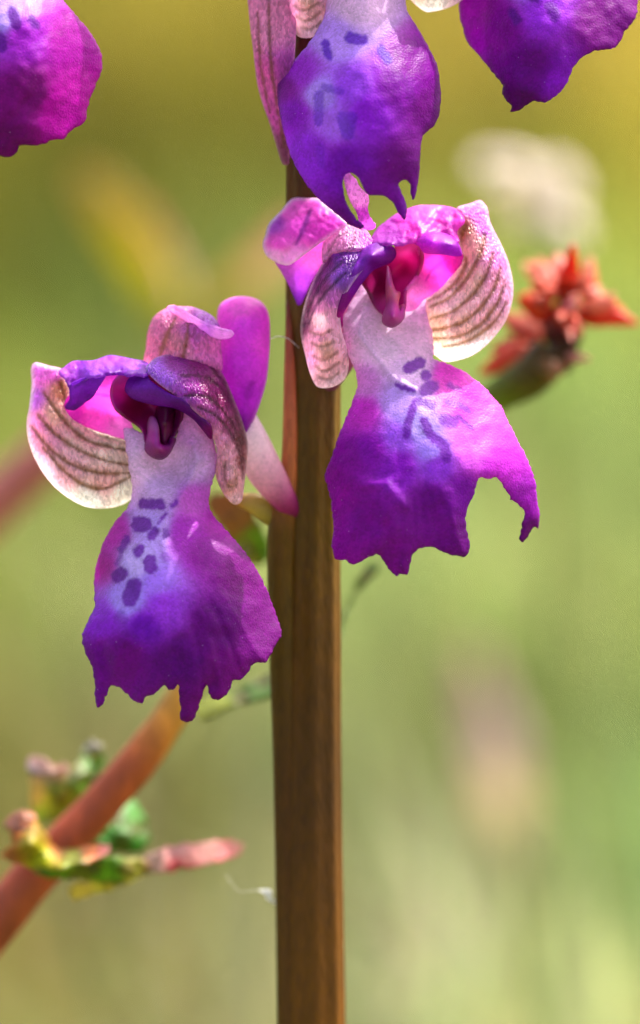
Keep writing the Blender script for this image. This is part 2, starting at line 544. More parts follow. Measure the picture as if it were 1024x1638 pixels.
stem_px = [(500, -420, 4.0), (500, -150, 5.4), (500, 100, 6.4), (500, 300, 7.4), (500, 600, 8.6), (497, 830, 9.6), (494, 1000, 10.3), (493, 1250, 11.4), (496, 1500, 12.4), (498, 1700, 13.2)]
stem_r = [36, 40, 42, 43, 44, 46, 50, 52, 53, 54]
P = np.array(stem_px, float); SW = W(P[:, 0], P[:, 1], P[:, 2])
d_ = SW[-1] - SW[-2]; d_ = d_ / np.linalg.norm(d_)
BASE = SW[-1] + d_ * (SW[-1][2] + .004) / -d_[2]
orchid = empty('orchid', BASE, 'purple flowered orchid with spotted lips on a thick brown upright stem', 'orchid')
S_all = np.vstack([SW, SW[-1] + (BASE - SW[-1]) * .12, SW[-1] + (BASE - SW[-1]) * .45, BASE])
R_all = [r / PPM * (1 + p[2] / DIST) for r, p in zip(stem_r, stem_px)] + [2.55, 2.6, 2.8]
OL = (92, 70, 14); BR = (84, 52, 16)
stem = tube_w('stem', S_all, R_all, orchid, M_STEM, [(80, 40, 60), (84, 40, 56), (86, 44, 46), (90, 52, 34), (94, 70, 20), (98, 74, 14), (92, 62, 12), (80, 50, 14), (98, 62, 14), (104, 66, 14), (100, 70, 16), (90, 90, 30), (90, 96, 34)], 96, 10, None, .035, 9)
tube('stem_ridge', [(462, 480, 7.4), (464, 600, 7.0), (463, 740, 7.4), (452, 850, 8.4), (452, 1000, 8.9), (458, 1250, 10.1), (462, 1500, 11.2), (464, 1700, 12.0)],
     [.2, .45, .6, 1.12, 1.05, .95, .95, .95], orchid, M_STEM, [(110, 60, 80), (190, 110, 120), (190, 116, 110), (104, 76, 26), (88, 66, 16), (78, 48, 18), (86, 54, 18), (86, 54, 18)], 20, 8)  # upper stretch of the ridge painted pinkish for light scattered by the petals

# ---- reusable colours
PUR = (112, 22, 160); MAG = (140, 34, 170); VIO = (122, 60, 205); PALE = (188, 160, 250); THR = (228, 196, 236); PNK = (216, 130, 224)
CRIM = (120, 8, 70)
PHI_ = 0

def flower_left(fl, sh=(0, 0, 0)):
    p = lambda name, *a, **k: patch(name, fl, *a, shift=sh, **k)
    # --- lip: throat, waist and toothed skirt as one sheet
    lip_out = Z1([(470, 520), (400, 500), (402, 560), (415, 640), (428, 720), (415, 775)]) + Z2([
        (275, 150), (222, 208), (172, 300), (145, 390), (136, 470), (140, 560), (118, 612), (86, 688), (92, 745), (122, 815), (138, 890), (139, 960), (152, 1006),
        (172, 985), (195, 935), (206, 911), (240, 915), (275, 940), (308, 972), (345, 986), (355, 962), (390, 945), (428, 916), (441, 906), (456, 922), (480, 926), (497, 905),
        (507, 1000), (504, 1042), (516, 1060), (560, 1060), (586, 1010), (602, 950), (624, 906), (632, 940), (643, 965), (690, 960), (720, 925), (738, 886), (770, 880),
        (800, 850), (830, 812), (880, 805), (902, 765), (926, 722), (946, 690), (930, 630), (905, 555), (868, 465), (820, 380), (770, 310), (712, 242), (655, 180), (632, 130), (640, 50)])
    lip_out += Z1([(712, 700), (728, 620), (722, 560), (712, 530), (690, 500), (650, 452), (612, 412), (594, 430), (592, 480), (580, 535), (520, 550)])
    lip_d = [(250, 700, 2.4), (312, 667, 1.3), (290, 652, 2.6), (334, 689, 1.2), (225, 720, 1.5), (265, 745, 2.4), (310, 735, 1.6), (212, 760, 1.4), (335, 745, 1.6), (245, 800, .3), (216, 812, 1.6), (336, 805, 1.6), (290, 800, -.1),
             (232, 850, -1.5), (200, 920, -2.9), (165, 985, -3.2), (140, 1012, -2.6), (165, 870, 2.0), (152, 930, 2.2), (178, 900, -.4), (280, 880, -2.8), (290, 980, -4.3), (290, 1070, -4.2),
             (220, 1085, -3.9), (156, 1125, -2.4), (300, 1148, -3.6), (345, 1110, -3.4), (415, 1060, -2.0), (365, 865, -.2), (415, 950, .2), (448, 1015, .6), (370, 960, -2.6), (370, 1040, -3.3)]
    lip_c = [(250, 700, THR), (300, 665, (230, 160, 228)), (325, 690, (226, 150, 226)), (230, 750, THR), (300, 740, (214, 178, 232)), (320, 700, (216, 160, 228)), (250, 785, (214, 180, 238)), (240, 840, (196, 168, 250)), (220, 900, (204, 182, 255)), (205, 960, (182, 150, 255)),
             (250, 930, (172, 130, 250)), (260, 970, (146, 84, 236)), (310, 800, (186, 110, 214)), (300, 850, (150, 62, 200)), (330, 880, (132, 34, 176)), (350, 840, (150, 44, 186)), (390, 910, (116, 18, 150)), (430, 1000, (110, 18, 146)), (340, 1000, (98, 12, 146)),
             (280, 1060, (92, 12, 148)), (200, 1050, (106, 14, 160)), (150, 1060, (104, 16, 164)), (160, 900, (150, 40, 176)), (180, 850, (164, 50, 190)), (160, 990, (130, 60, 220)), (300, 1140, (104, 14, 140)), (380, 1070, (112, 16, 150)), (230, 1000, (108, 40, 206))]
    e = lambda x, y, rx, ry, rot=0, a=1.0: (Z2([(x - math.cos(math.radians(rot)) * max(rx - ry, 0), y - math.sin(math.radians(rot)) * max(rx - ry, 0)),
                                               (x + math.cos(math.radians(rot)) * max(rx - ry, 0.5), y + math.sin(math.radians(rot)) * max(rx - ry, .5))]), min(rx, ry) / 2.695, a)
    spots = [e(385, 125, 58, 23, 4), e(340, 213, 44, 34, 0), e(392, 252, 32, 19, -50), e(445, 250, 22, 12, 80, .7), e(265, 298, 38, 15, -62), e(328, 325, 29, 19, -60),
             e(378, 385, 40, 27, 80), e(445, 352, 22, 18, 0, .6), e(245, 430, 36, 27, -40), e(300, 505, 62, 32, -72), e(250, 620, 36, 25, 70, .45), e(483, 126, 20, 8, -50), e(430, 188, 30, 5, -55), e(240, 368, 27, 9, -60, .7)]
    p('lip', lip_out, lip_d, lip_c, M_LIP, thick=.22, step=2.4, cstep=2.0, rough=2.2, seed=2.0, roll=.35, rollw=8, ripple=.20, ripsc=.02, spots=spots, radial=[((265, 800), Z2([(x, y) for x, y in ((200, 900), (300, 950), (400, 930), (470, 910), (545, 1040), (610, 920), (690, 940), (770, 860), (850, 790))]))],
      spotcol=(120, 30, 168), creases=[(Z2([(420, 205), (215, 430), (150, 560), (100, 660)]), -.35, 9), (Z2([(170, 740), (190, 840), (205, 905)]), .4, 9), (Z2([(500, 720), (520, 900)]), .25, 14), (Z2([(690, 700), (640, 900)]), .25, 12), (Z1([(640, 560), (662, 620), (600, 740), (520, 850)]), -.3, 7)])
    # --- big striped sepal
    ve = [Z1([(170, 335), (200, 430), (260, 490), (330, 530), (405, 545)]), Z1([(112, 375), (180, 470), (260, 540), (340, 565), (412, 580)]), Z1([(88, 450), (150, 520), (240, 580), (330, 615), (414, 632)]),
          Z1([(70, 497), (130, 570), (210, 630), (310, 660), (418, 662)]), Z1([(110, 570), (180, 650), (260, 705), (330, 715), (424, 672)])]
    p('lateral_sepal', Z1([(66, 290), (80, 267), (130, 278), (180, 292), (196, 330), (206, 355), (204, 400), (190, 425), (215, 465), (262, 490), (330, 515), (400, 535), (440, 545), (450, 620), (440, 720), (425, 752), (395, 772), (340, 786), (270, 783), (210, 756), (150, 710), (97, 642), (62, 565), (50, 490), (60, 420), (68, 340)]),
      Z1([(80, 270, 4.4), (180, 295, 3.2), (200, 400, 3.0), (60, 420, 3.6), (50, 500, 3.4), (150, 450, 2.3), (120, 600, 2.4), (260, 500, 3.4), (260, 600, 1.6), (250, 700, 1.8), (280, 783, 3.0), (400, 540, 3.9), (400, 650, 3.0), (430, 745, 3.6), (150, 710, 3.2)]),
      Z1([(75, 285, (236, 120, 240)), (150, 295, (214, 110, 226)), (66, 400, (170, 96, 220)), (180, 360, (196, 150, 110)), (150, 450, (226, 184, 170)), (250, 540, (232, 196, 190)), (350, 580, (240, 214, 204)), (120, 540, (222, 160, 200)), (200, 640, (230, 180, 200)), (330, 690, (226, 186, 184)), (120, 660, (242, 200, 226)), (270, 770, (250, 244, 236)), (400, 740, (246, 238, 220)), (90, 480, (214, 140, 206))]),
      M_SEPAL, thick=.18, step=3.0, veins=ve, veincol=(120, 78, 16), veinw=6.2, veindepth=.2, roll=.5, rollw=6, rim=((250, 240, 240), 5, .6), seed=5, fine=.12)
    # --- pink inside of the left petal, its folded violet edge and its top
    p('petal', Z1([(300, 300), (390, 312), (420, 330), (400, 400), (420, 470), (440, 545), (400, 540), (330, 520), (262, 494), (212, 466), (186, 425), (200, 390), (240, 350)]),
      Z1([(320, 310, 2.2), (400, 320, 2.6), (420, 470, 4.2), (420, 540, 4.2), (330, 520, 3.6), (190, 425, 3.0), (280, 430, 4.0)]),
      Z1([(340, 330, (240, 110, 226)), (300, 440, (232, 104, 220)), (400, 500, (236, 150, 232)), (210, 430, (190, 60, 200)), (380, 420, (238, 120, 228))]), M_PETAL, thick=.18, seed=6, ripple=.2, veins=[Z1([(300, 380), (340, 385), (385, 400)])], veincol=(170, 50, 170), veinw=2.5, veindepth=.04)
    p('petal', Z1([(205, 350), (235, 332), (285, 318), (330, 306), (322, 330), (300, 370), (285, 392), (262, 408), (240, 425), (218, 437), (190, 428), (206, 402), (204, 375)]),
      Z1([(205, 352, 1.6), (190, 428, 2.2), (325, 312, 1.0), (265, 405, 2.2), (250, 360, 1.2)]),
      Z1([(230, 350, (120, 50, 210)), (280, 340, (118, 44, 200)), (215, 420, (98, 24, 160)), (260, 395, (96, 26, 164))]), M_PETAL, thick=.18, roll=-.2, rollw=6, seed=7)
    p('petal', Z1([(165, 300), (182, 284), (215, 262), (255, 260), (292, 258), (325, 246), (352, 240), (400, 248), (440, 256), (478, 264), (492, 290), (470, 312), (440, 306), (400, 314), (388, 306), (350, 304), (300, 316), (250, 332), (205, 352), (192, 335)]),
      Z1([(170, 295, 2.6), (215, 264, 3.4), (350, 242, 3.6), (475, 268, 2.8), (480, 300, .4), (400, 310, .1), (330, 306, .2), (250, 330, .9), (205, 350, 1.4), (300, 280, 1.5), (420, 280, 1.6)]),
      Z1([(190, 300, (170, 110, 226)), (260, 280, (150, 84, 232)), (350, 260, (146, 70, 226)), (350, 300, (120, 40, 190)), (440, 270, (150, 90, 226)), (230, 330, (130, 60, 200)), (300, 300, (160, 110, 236))]), M_PETAL, thick=.2, ripple=.45, ripsc=.07, seed=8, fine=.1)
    # --- dorsal sepal and the upright back sepal
    p('dorsal_sepal', Z1([(470, 280), (475, 210), (482, 155), (505, 102), (560, 68), (600, 66), (645, 70), (700, 92), (733, 125), (745, 160), (742, 200), (748, 260), (742, 300), (640, 310), (540, 300)]),
      Z1([(475, 255, 3.6), (485, 150, 4.2), (560, 70, 4.4), (650, 75, 3.2), (735, 130, 3.0), (745, 260, 2.8), (600, 180, 2.2), (600, 290, 2.2), (680, 140, 2.2)]),
      Z1([(500, 220, (206, 130, 176)), (540, 130, (190, 120, 170)), (580, 200, (196, 136, 160)), (640, 160, (190, 110, 200)), (690, 220, (200, 120, 200)), (700, 110, (160, 100, 210)), (600, 260, (212, 150, 200)), (560, 90, (226, 150, 210))]),
      M_SEPAL, thick=.2, roll=.8, rollw=9, ripple=.35, ripsc=.05, seed=9, fine=.12, veins=[Z1([(520, 270), (545, 180), (580, 110)]), Z1([(600, 270), (620, 190), (625, 120)])], veincol=(150, 96, 60), veinw=6, veindepth=.05)
    p('sepal_fold', Z1([(548, 74), (570, 68), (600, 82), (640, 108), (690, 135), (735, 148), (775, 158), (787, 170), (770, 182), (735, 184), (700, 172), (676, 162), (640, 138), (600, 108)]),
      Z1([(550, 74, 3.6), (620, 100, 2.0), (700, 145, 1.4), (786, 170, 1.6), (700, 172, 2.3), (640, 138, 2.6)]),
      Z1([(560, 74, (230, 180, 226)), (640, 118, (214, 190, 246)), (740, 160, (206, 180, 246)), (690, 150, (184, 150, 236))]), M_PETAL, thick=.22, ripple=.3, ripsc=.08, seed=10)
    p('upper_sepal', Z1([(735, 300), (730, 200), (728, 110), (738, 62), (780, 36), (840, 32), (890, 54), (914, 100), (918, 180), (914, 250), (904, 335), (880, 420), (858, 475), (834, 525), (800, 480), (765, 400)]),
      Z1([(730, 110, 5.2), (780, 38, 5.6), (840, 33, 5.6), (915, 110, 5.0), (822, 150, 3.7), (820, 300, 3.0), (912, 260, 4.2), (735, 300, 4.0), (834, 520, 3.9), (880, 420, 4.0)]),
      Z1([(800, 60, (226, 120, 236)), (830, 150, (204, 84, 240)), (830, 260, (196, 72, 236)), (830, 400, (168, 50, 216)), (835, 500, (140, 40, 190)), (900, 200, (212, 100, 240)), (740, 150, (206, 90, 230)), (770, 300, (180, 60, 220))]),
      M_PETAL, thick=.22, roll=.9, rollw=9, seed=11, rim=((240, 170, 246), 3, .5), spots=[(Z1([(850, 345), (835, 385)]), 5, .6)], spotcol=(130, 30, 170), creases=[(Z1([(800, 70), (815, 420)]), .12, 8)])
    # --- dark striped outer face of the other lateral sepal, and its pale tip
    p('lateral_sepal', Z1([(474, 292), (490, 265), (515, 247), (572, 235), (660, 245), (716, 270), (752, 312), (790, 400), (820, 480), (838, 555), (833, 640), (826, 700), (816, 760), (790, 773), (760, 746), (735, 702), (722, 660), (728, 600), (722, 555), (708, 520), (698, 490), (650, 442), (590, 392), (520, 342)]),
      Z1([(475, 292, -.2), (570, 237, 2.4), (660, 246, 2.8), (750, 315, 3.0), (820, 480, 3.4), (838, 560, 3.6), (828, 690, 2.6), (790, 770, 2.2), (725, 660, 2.0), (770, 680, .8), (810, 640, 1.8), (745, 600, .9), (590, 390, -1.3), (700, 492, -.8), (650, 350, -.7), (740, 430, .2), (780, 540, .9), (560, 300, -.6), (712, 530, -.1)]),
      Z1([(500, 290, (150, 86, 226)), (540, 330, (160, 100, 232)), (580, 260, (128, 40, 150)), (660, 270, (124, 36, 120)), (640, 360, (150, 54, 168)), (700, 350, (136, 40, 122)), (740, 400, (126, 36, 104)), (700, 450, (176, 90, 180)), (770, 500, (150, 70, 128)), (822, 540, (116, 52, 60)), (824, 620, (130, 66, 70)), (735, 540, (214, 160, 212)), (760, 590, (218, 176, 210)), (770, 650, (216, 180, 196)), (745, 690, (216, 176, 200)), (775, 710, (206, 170, 176)), (795, 755, (226, 196, 214)), (812, 700, (206, 170, 190)), (600, 380, (160, 76, 206))]),
      M_SEPAL, thick=.2, step=3, veins=[Z1([(600, 312), (680, 318), (745, 360), (790, 440), (822, 560)]), Z1([(610, 385), (690, 388), (750, 440), (800, 520), (826, 620)]), Z1([(660, 425), (720, 455), (775, 515), (812, 600), (822, 680)]), Z1([(700, 275), (760, 350), (805, 450), (834, 560)])], veincol=(74, 18, 44), veinw=5, veins2=([Z1([(760, 620), (755, 665), (770, 708), (796, 704)]), Z1([(785, 640), (798, 670), (796, 704)])], (128, 90, 66), 3.2), veindepth=.14, roll=.4, rollw=6, rim=((236, 200, 220), 2.6, .5), seed=12, fine=.08)
    # --- violet rim of the right petal curling over the throat
    p('petal', Z1([(400, 352), (412, 325), (432, 304), (470, 296), (492, 330), (556, 374), (612, 402), (652, 442), (702, 490), (713, 515), (706, 541), (680, 512), (642, 468), (580, 432), (500, 418), (430, 398), (402, 372)]),
      Z1([(402, 360, .6), (440, 304, .8), (490, 330, -.6), (610, 402, -1.6), (702, 492, -1.2), (706, 540, .2), (640, 468, -.4), (500, 416, .5), (470, 360, -.5), (560, 405, -1.0)]),
      Z1([(440, 320, (96, 30, 150)), (460, 360, (126, 48, 206)), (540, 390, (116, 36, 186)), (600, 415, (104, 24, 160)), (660, 465, (96, 16, 138)), (705, 520, (130, 20, 140))]), M_PETAL, thick=.25, roll=.4, rollw=7, seed=14)
    # --- crimson hood cavity, pale column, stigma lobe
    p('hood_lining', Z1([(352, 370), (372, 325), (420, 300), (480, 300), (560, 360), (600, 420), (596, 480), (578, 520), (560, 552), (520, 570), (480, 556), (462, 500), (400, 455), (366, 424)]),
      Z1([(352, 375, 2.2), (380, 320, 1.6), (480, 300, 1.4), (596, 430, 1.8), (470, 400, 5.4), (520, 470, 5.0), (570, 530, 2.4), (470, 520, 2.4), (400, 455, 2.0)]),
      Z1([(370, 380, (176, 30, 140)), (420, 440, (120, 8, 66)), (450, 380, (96, 4, 50)), (540, 440, (84, 2, 56)), (480, 500, (150, 24, 110)), (570, 500, (120, 12, 96)), (400, 340, (190, 50, 160))]), M_COL, thick=.2, seed=15)
    p('column', Z1([(490, 458), (508, 462), (520, 490), (524, 530), (530, 556), (560, 556), (566, 530), (584, 534), (572, 572), (552, 602), (526, 614), (494, 604), (472, 582), (470, 560), (478, 520), (480, 480)]),
      Z1([(500, 462, 2.2), (515, 500, .8), (478, 520, 2.0), (500, 540, .2), (525, 612, .4), (575, 545, 1.6), (472, 575, 1.2), (525, 575, -.8), (560, 575, .2)]),
      Z1([(505, 490, (206, 110, 184)), (500, 530, (186, 70, 160)), (520, 575, (150, 20, 122)), (525, 605, (110, 8, 96)), (570, 550, (130, 14, 110)), (480, 575, (140, 20, 120))]), M_COL, thick=.5, roll=.5, rollw=5, seed=16)
    p('pollen_sac', Z1([(520, 420), (575, 424), (577, 480), (562, 530), (545, 556), (530, 540), (522, 500), (508, 462)]),
      Z1([(520, 425, 2.4), (575, 430, 2.4), (545, 480, .9), (545, 552, 1.2), (575, 490, 2.4), (512, 470, 2.4)]),
      Z1([(545, 450, (88, 4, 62)), (545, 530, (120, 10, 84))]), M_COL, thick=.5, roll=.4, rollw=5, seed=17)

def flower_right(fl, sh=(0, 0, 0), lip=True):
    p = lambda name, *a, **k: patch(name, fl, *a, shift=sh, **k)
    if lip:
        lip_out = Z3([(460, 470), (400, 400), (375, 450), (345, 500), (328, 560), (345, 640)]) + Z4([
            (152, 85), (176, 140), (182, 205), (152, 290), (112, 390), (80, 480), (50, 568), (70, 640), (78, 700), (86, 770), (80, 850), (90, 905), (130, 912), (165, 928), (200, 915), (235, 900), (268, 887),
            (290, 915), (310, 945), (345, 976), (365, 968), (390, 968), (400, 930), (415, 880), (450, 862), (485, 855), (520, 872), (560, 888), (600, 896), (630, 892), (645, 850), (635, 800), (626, 740), (640, 690), (664, 640), (680, 577),
            (720, 578), (755, 573), (790, 620), (820, 665), (855, 695), (870, 722), (856, 780), (850, 830), (866, 835), (890, 805), (906, 775), (924, 782), (932, 750), (922, 680), (914, 600), (890, 520), (850, 440), (800, 340), (770, 280), (700, 202), (640, 152), (570, 112), (500, 88)])
        lip_out += Z3([(655, 655), (650, 560), (640, 470), (600, 460), (560, 500)])
        lip_d = [(600, 505, 2.8), (560, 540, 1.4), (620, 540, 2.2), (690, 540, 2.4), (552, 540, 1.9), (580, 600, .9), (640, 600, -.3), (690, 590, 1.0), (567, 610, 1.4), (570, 660, -.6), (650, 650, -2.0), (700, 650, -1.6), (760, 630, 1.2), (740, 680, -1.4),
                 (640, 750, -4.0), (700, 760, -3.8), (560, 760, -2.9), (522, 765, -1.0), (600, 860, -4.4), (640, 915, -4.0), (740, 880, -2.8), (535, 890, -2.4), (800, 700, .2), (790, 755, -1.6), (830, 780, .4), (858, 820, 1.6), (836, 862, 1.2), (770, 762, -2.4), (690, 850, -3.6)]
        lip_c = [(590, 540, THR), (620, 560, (232, 204, 240)), (660, 560, (236, 200, 238)), (560, 560, (226, 180, 232)), (650, 590, (226, 196, 242)), (580, 610, (214, 140, 224)), (580, 660, (176, 74, 208)), (640, 640, (196, 160, 246)), (670, 680, (190, 166, 252)), (690, 720, (176, 140, 250)),
                 (640, 700, (156, 106, 244)), (700, 745, (140, 82, 232)), (640, 745, (126, 44, 210)), (590, 720, (124, 32, 190)), (560, 730, (122, 26, 170)), (540, 800, (128, 24, 172)), (590, 830, (116, 18, 166)), (640, 900, (110, 16, 154)), (690, 800, (104, 14, 160)), (735, 870, (104, 14, 154)),
                 (740, 640, (196, 76, 216)), (770, 680, (210, 96, 226)), (760, 720, (200, 110, 234)), (800, 740, (170, 66, 216)), (845, 800, (140, 44, 196)), (838, 850, (96, 10, 130)), (720, 600, (190, 76, 204)), (740, 790, (112, 24, 182)), (530, 760, (124, 24, 166))]
        cp = lambda pts, w, a=1.0: (Z4(pts), w / 2.56, a)
        spots = [cp([(395, 125), (440, 103)], 23), cp([(460, 152), (464, 158)], 19), cp([(465, 215), (490, 200)], 26), cp([(345, 195), (375, 205), (410, 215)], 9), cp([(560, 195), (600, 215)], 11, .8), cp([(490, 275), (450, 265), (425, 262), (402, 310), (385, 400)], 15),
                 cp([(550, 265), (600, 275), (642, 300)], 14), cp([(545, 335), (575, 345)], 25), cp([(600, 325), (652, 374)], 9), cp([(457, 342), (482, 395), (535, 440), (550, 490)], 19), cp([(655, 410), (690, 450)], 8, .35)]
        p('lip', lip_out, lip_d, lip_c, M_LIP, thick=.22, step=2.4, cstep=2.0, rough=2.2, seed=22, roll=.35, rollw=8, ripple=.22, ripsc=.02, spots=spots, spotcol=(124, 36, 176), radial=[((640, 610), Z4([(90, 560), (100, 720), (130, 900), (210, 900), (270, 880), (350, 960), (440, 860), (520, 860), (620, 880)]))],
          creases=[(Z4([(210, 600), (300, 600), (380, 690)]), -.3, 9), (Z4([(300, 780), (330, 950)]), .3, 12), (Z4([(430, 640), (450, 850)]), .2, 14), (Z4([(560, 640), (590, 880)]), -.2, 12), (Z3([(410, 500), (390, 590), (460, 680), (520, 750), (590, 785)]), -.3, 7)])
    ve = [Z3([(772, 200), (755, 240), (750, 290), (770, 330), (745, 390), (690, 440), (630, 470)]), Z3([(836, 235), (825, 290), (790, 360), (740, 430), (690, 470), (640, 492)]), Z3([(866, 300), (845, 370), (800, 440), (740, 495), (690, 520), (645, 532)]), Z3([(892, 350), (872, 420), (825, 490), (760, 545), (700, 565), (645, 575)]),
          Z3([(905, 415), (880, 480), (825, 550), (760, 590), (700, 602), (648, 604)]), Z3([(912, 480), (870, 545), (800, 600), (740, 625), (690, 632)])]
    p('lateral_sepal', Z3([(735, 140), (780, 124), (820, 112), (845, 140), (856, 190), (890, 260), (920, 330), (938, 420), (930, 490), (900, 560), (840, 630), (780, 670), (700, 688), (670, 672), (640, 645), (615, 600), (610, 500), (622, 465), (680, 425), (738, 350), (752, 310), (740, 262), (732, 220), (740, 180)]),
      Z3([(740, 145, 3.0), (820, 115, 4.2), (856, 190, 3.6), (920, 330, 3.4), (938, 430, 3.4), (760, 250, 2.2), (830, 330, 1.3), (750, 320, 2.8), (620, 470, 4.0), (700, 470, 2.6), (800, 480, 1.2), (640, 640, 3.6), (700, 688, 3.4), (720, 600, 1.8), (900, 560, 3.2), (800, 650, 2.8)]),
      Z3([(800, 135, (220, 112, 234)), (850, 190, (186, 90, 230)), (760, 215, (170, 120, 96)), (790, 280, (214, 176, 176)), (890, 320, (232, 140, 226)), (900, 450, (238, 170, 222)), (800, 400, (226, 190, 190)), (700, 470, (226, 200, 214)), (840, 520, (234, 180, 206)), (740, 560, (228, 190, 190)), (660, 560, (220, 196, 176)), (650, 630, (236, 220, 196)), (720, 670, (252, 246, 236)), (820, 625, (246, 220, 226)), (860, 400, (226, 160, 206))]),
      M_SEPAL, thick=.18, veins=ve, veincol=(130, 82, 18), veinw=5.4, veindepth=.2, roll=.5, rollw=6, rim=((250, 226, 240), 4, .6), seed=25, fine=.11)
    # top of the hood
    p('dorsal_sepal', Z3([(450, 215), (485, 185), (520, 160), (560, 142), (600, 130), (645, 129), (685, 131), (720, 137), (745, 150), (765, 188), (738, 222), (745, 262), (700, 250), (640, 250), (590, 262), (540, 270), (480, 270), (430, 262)]),
      Z3([(450, 215, 3.0), (520, 160, 3.8), (600, 132, 4.0), (690, 132, 3.6), (745, 150, 3.0), (760, 190, 2.2), (740, 250, 1.6), (600, 190, 1.8), (600, 255, .4), (480, 265, .4), (680, 200, 2.0)]),
      Z3([(480, 200, (180, 90, 222)), (560, 160, (210, 96, 230)), (650, 150, (240, 140, 240)), (700, 180, (196, 80, 206)), (740, 170, (206, 96, 224)), (600, 220, (200, 80, 214)), (500, 240, (170, 90, 214)), (690, 220, (180, 66, 196))]),
      M_PETAL, thick=.2, ripple=.3, ripsc=.06, seed=26, fine=.12, roll=.3, rollw=6, creases=[(Z3([(685, 135), (660, 175), (640, 200)]), .35, 5)])
    p('petal', Z3([(540, 250), (560, 235), (600, 228), (650, 226), (700, 230), (738, 258), (756, 305), (735, 312), (690, 306), (650, 304), (618, 298), (600, 275)]),
      Z3([(545, 250, .6), (600, 230, 1.0), (700, 232, 1.4), (755, 305, 1.4), (650, 262, -.9), (690, 300, .7), (620, 296, .2), (720, 275, .2)]),
      Z3([(560, 245, (200, 80, 224)), (640, 260, (176, 60, 226)), (700, 270, (150, 40, 206)), (740, 290, (140, 36, 190)), (630, 290, (190, 60, 210))]), M_PETAL, thick=.25, seed=27, roll=.3, rollw=6)
    p('petal', Z3([(600, 290), (660, 296), (720, 302), (756, 306), (752, 335), (735, 360), (700, 405), (660, 445), (618, 468), (590, 500), (550, 505), (545, 450), (585, 395), (612, 340)]),
      Z3([(610, 300, 2.2), (755, 306, 2.2), (735, 355, 2.6), (620, 466, 3.8), (560, 500, 3.2), (585, 395, 2.6), (660, 370, 4.0)]),
      Z3([(640, 330, (240, 90, 214)), (720, 320, (206, 60, 200)), (670, 400, (236, 100, 220)), (600, 460, (240, 150, 228)), (570, 490, (236, 170, 232)), (610, 350, (230, 110, 214))]), M_PETAL, thick=.18, ripple=.2, seed=28, veins=[Z3([(700, 320), (650, 360), (625, 400)])], veincol=(190, 50, 170), veinw=2.5, veindepth=.04)
    # left folded sepal
    p('upper_sepal', Z3([(45, 272), (55, 235), (66, 198), (90, 170), (112, 148), (132, 122), (156, 104), (205, 104), (252, 108), (290, 140), (345, 190), (340, 204), (262, 256), (205, 298), (142, 342), (110, 340), (84, 328), (58, 308)]),
      Z3([(45, 272, 4.6), (66, 198, 5.2), (156, 105, 5.2), (252, 110, 4.2), (345, 192, 2.6), (260, 255, 2.2), (140, 340, 2.6), (60, 308, 3.8), (170, 210, 3.2), (110, 260, 3.2), (240, 180, 3.1)]),
      Z3([(80, 200, (160, 80, 214)), (150, 140, (228, 130, 232)), (230, 130, (220, 120, 232)), (170, 200, (206, 96, 226)), (100, 260, (212, 110, 224)), (250, 210, (200, 90, 220)), (90, 315, (246, 214, 240)), (150, 325, (240, 200, 244))]),
      M_PETAL, thick=.2, ripple=.25, ripsc=.05, rim=((252, 236, 250), 4, .7), seed=29, roll=.3, rollw=6, fine=.06, veins=[Z3([(215, 150), (190, 210), (165, 270)])], veincol=(140, 50, 160), veinw=5, veindepth=.05)
    p('upper_sepal', Z3([(90, 325), (150, 325), (210, 290), (270, 250), (290, 280), (265, 325), (215, 405), (176, 486), (158, 460), (138, 415), (110, 365)]),
      Z3([(95, 330, 5.0), (270, 255, 3.6), (176, 484, 4.6), (215, 400, 3.8), (190, 340, 3.9), (120, 380, 4.8)]),
      Z3([(130, 350, (196, 120, 240)), (220, 310, (222, 150, 240)), (180, 400, (176, 100, 236)), (175, 470, (130, 60, 200))]), M_PETAL, thick=.2, seed=30)
    p('sepal_fold', Z3([(262, 258), (300, 228), (345, 200), (400, 205), (430, 240), (440, 270), (400, 286), (330, 290), (290, 300), (258, 330)]),
      Z3([(262, 262, 3.0), (345, 202, 3.0), (430, 245, 2.0), (400, 284, .9), (262, 325, 2.0), (340, 250, 1.7)]),
      Z3([(290, 260, (222, 150, 216)), (350, 220, (226, 170, 226)), (380, 250, (200, 140, 214)), (420, 250, (196, 110, 220)), (300, 285, (206, 150, 200))]), M_SEPAL, thick=.2, fine=.1, veins=[Z3([(275, 300), (310, 245), (350, 225)]), Z3([(350, 285), (370, 250), (372, 220)])], veincol=(150, 90, 120), veinw=3, seed=31)
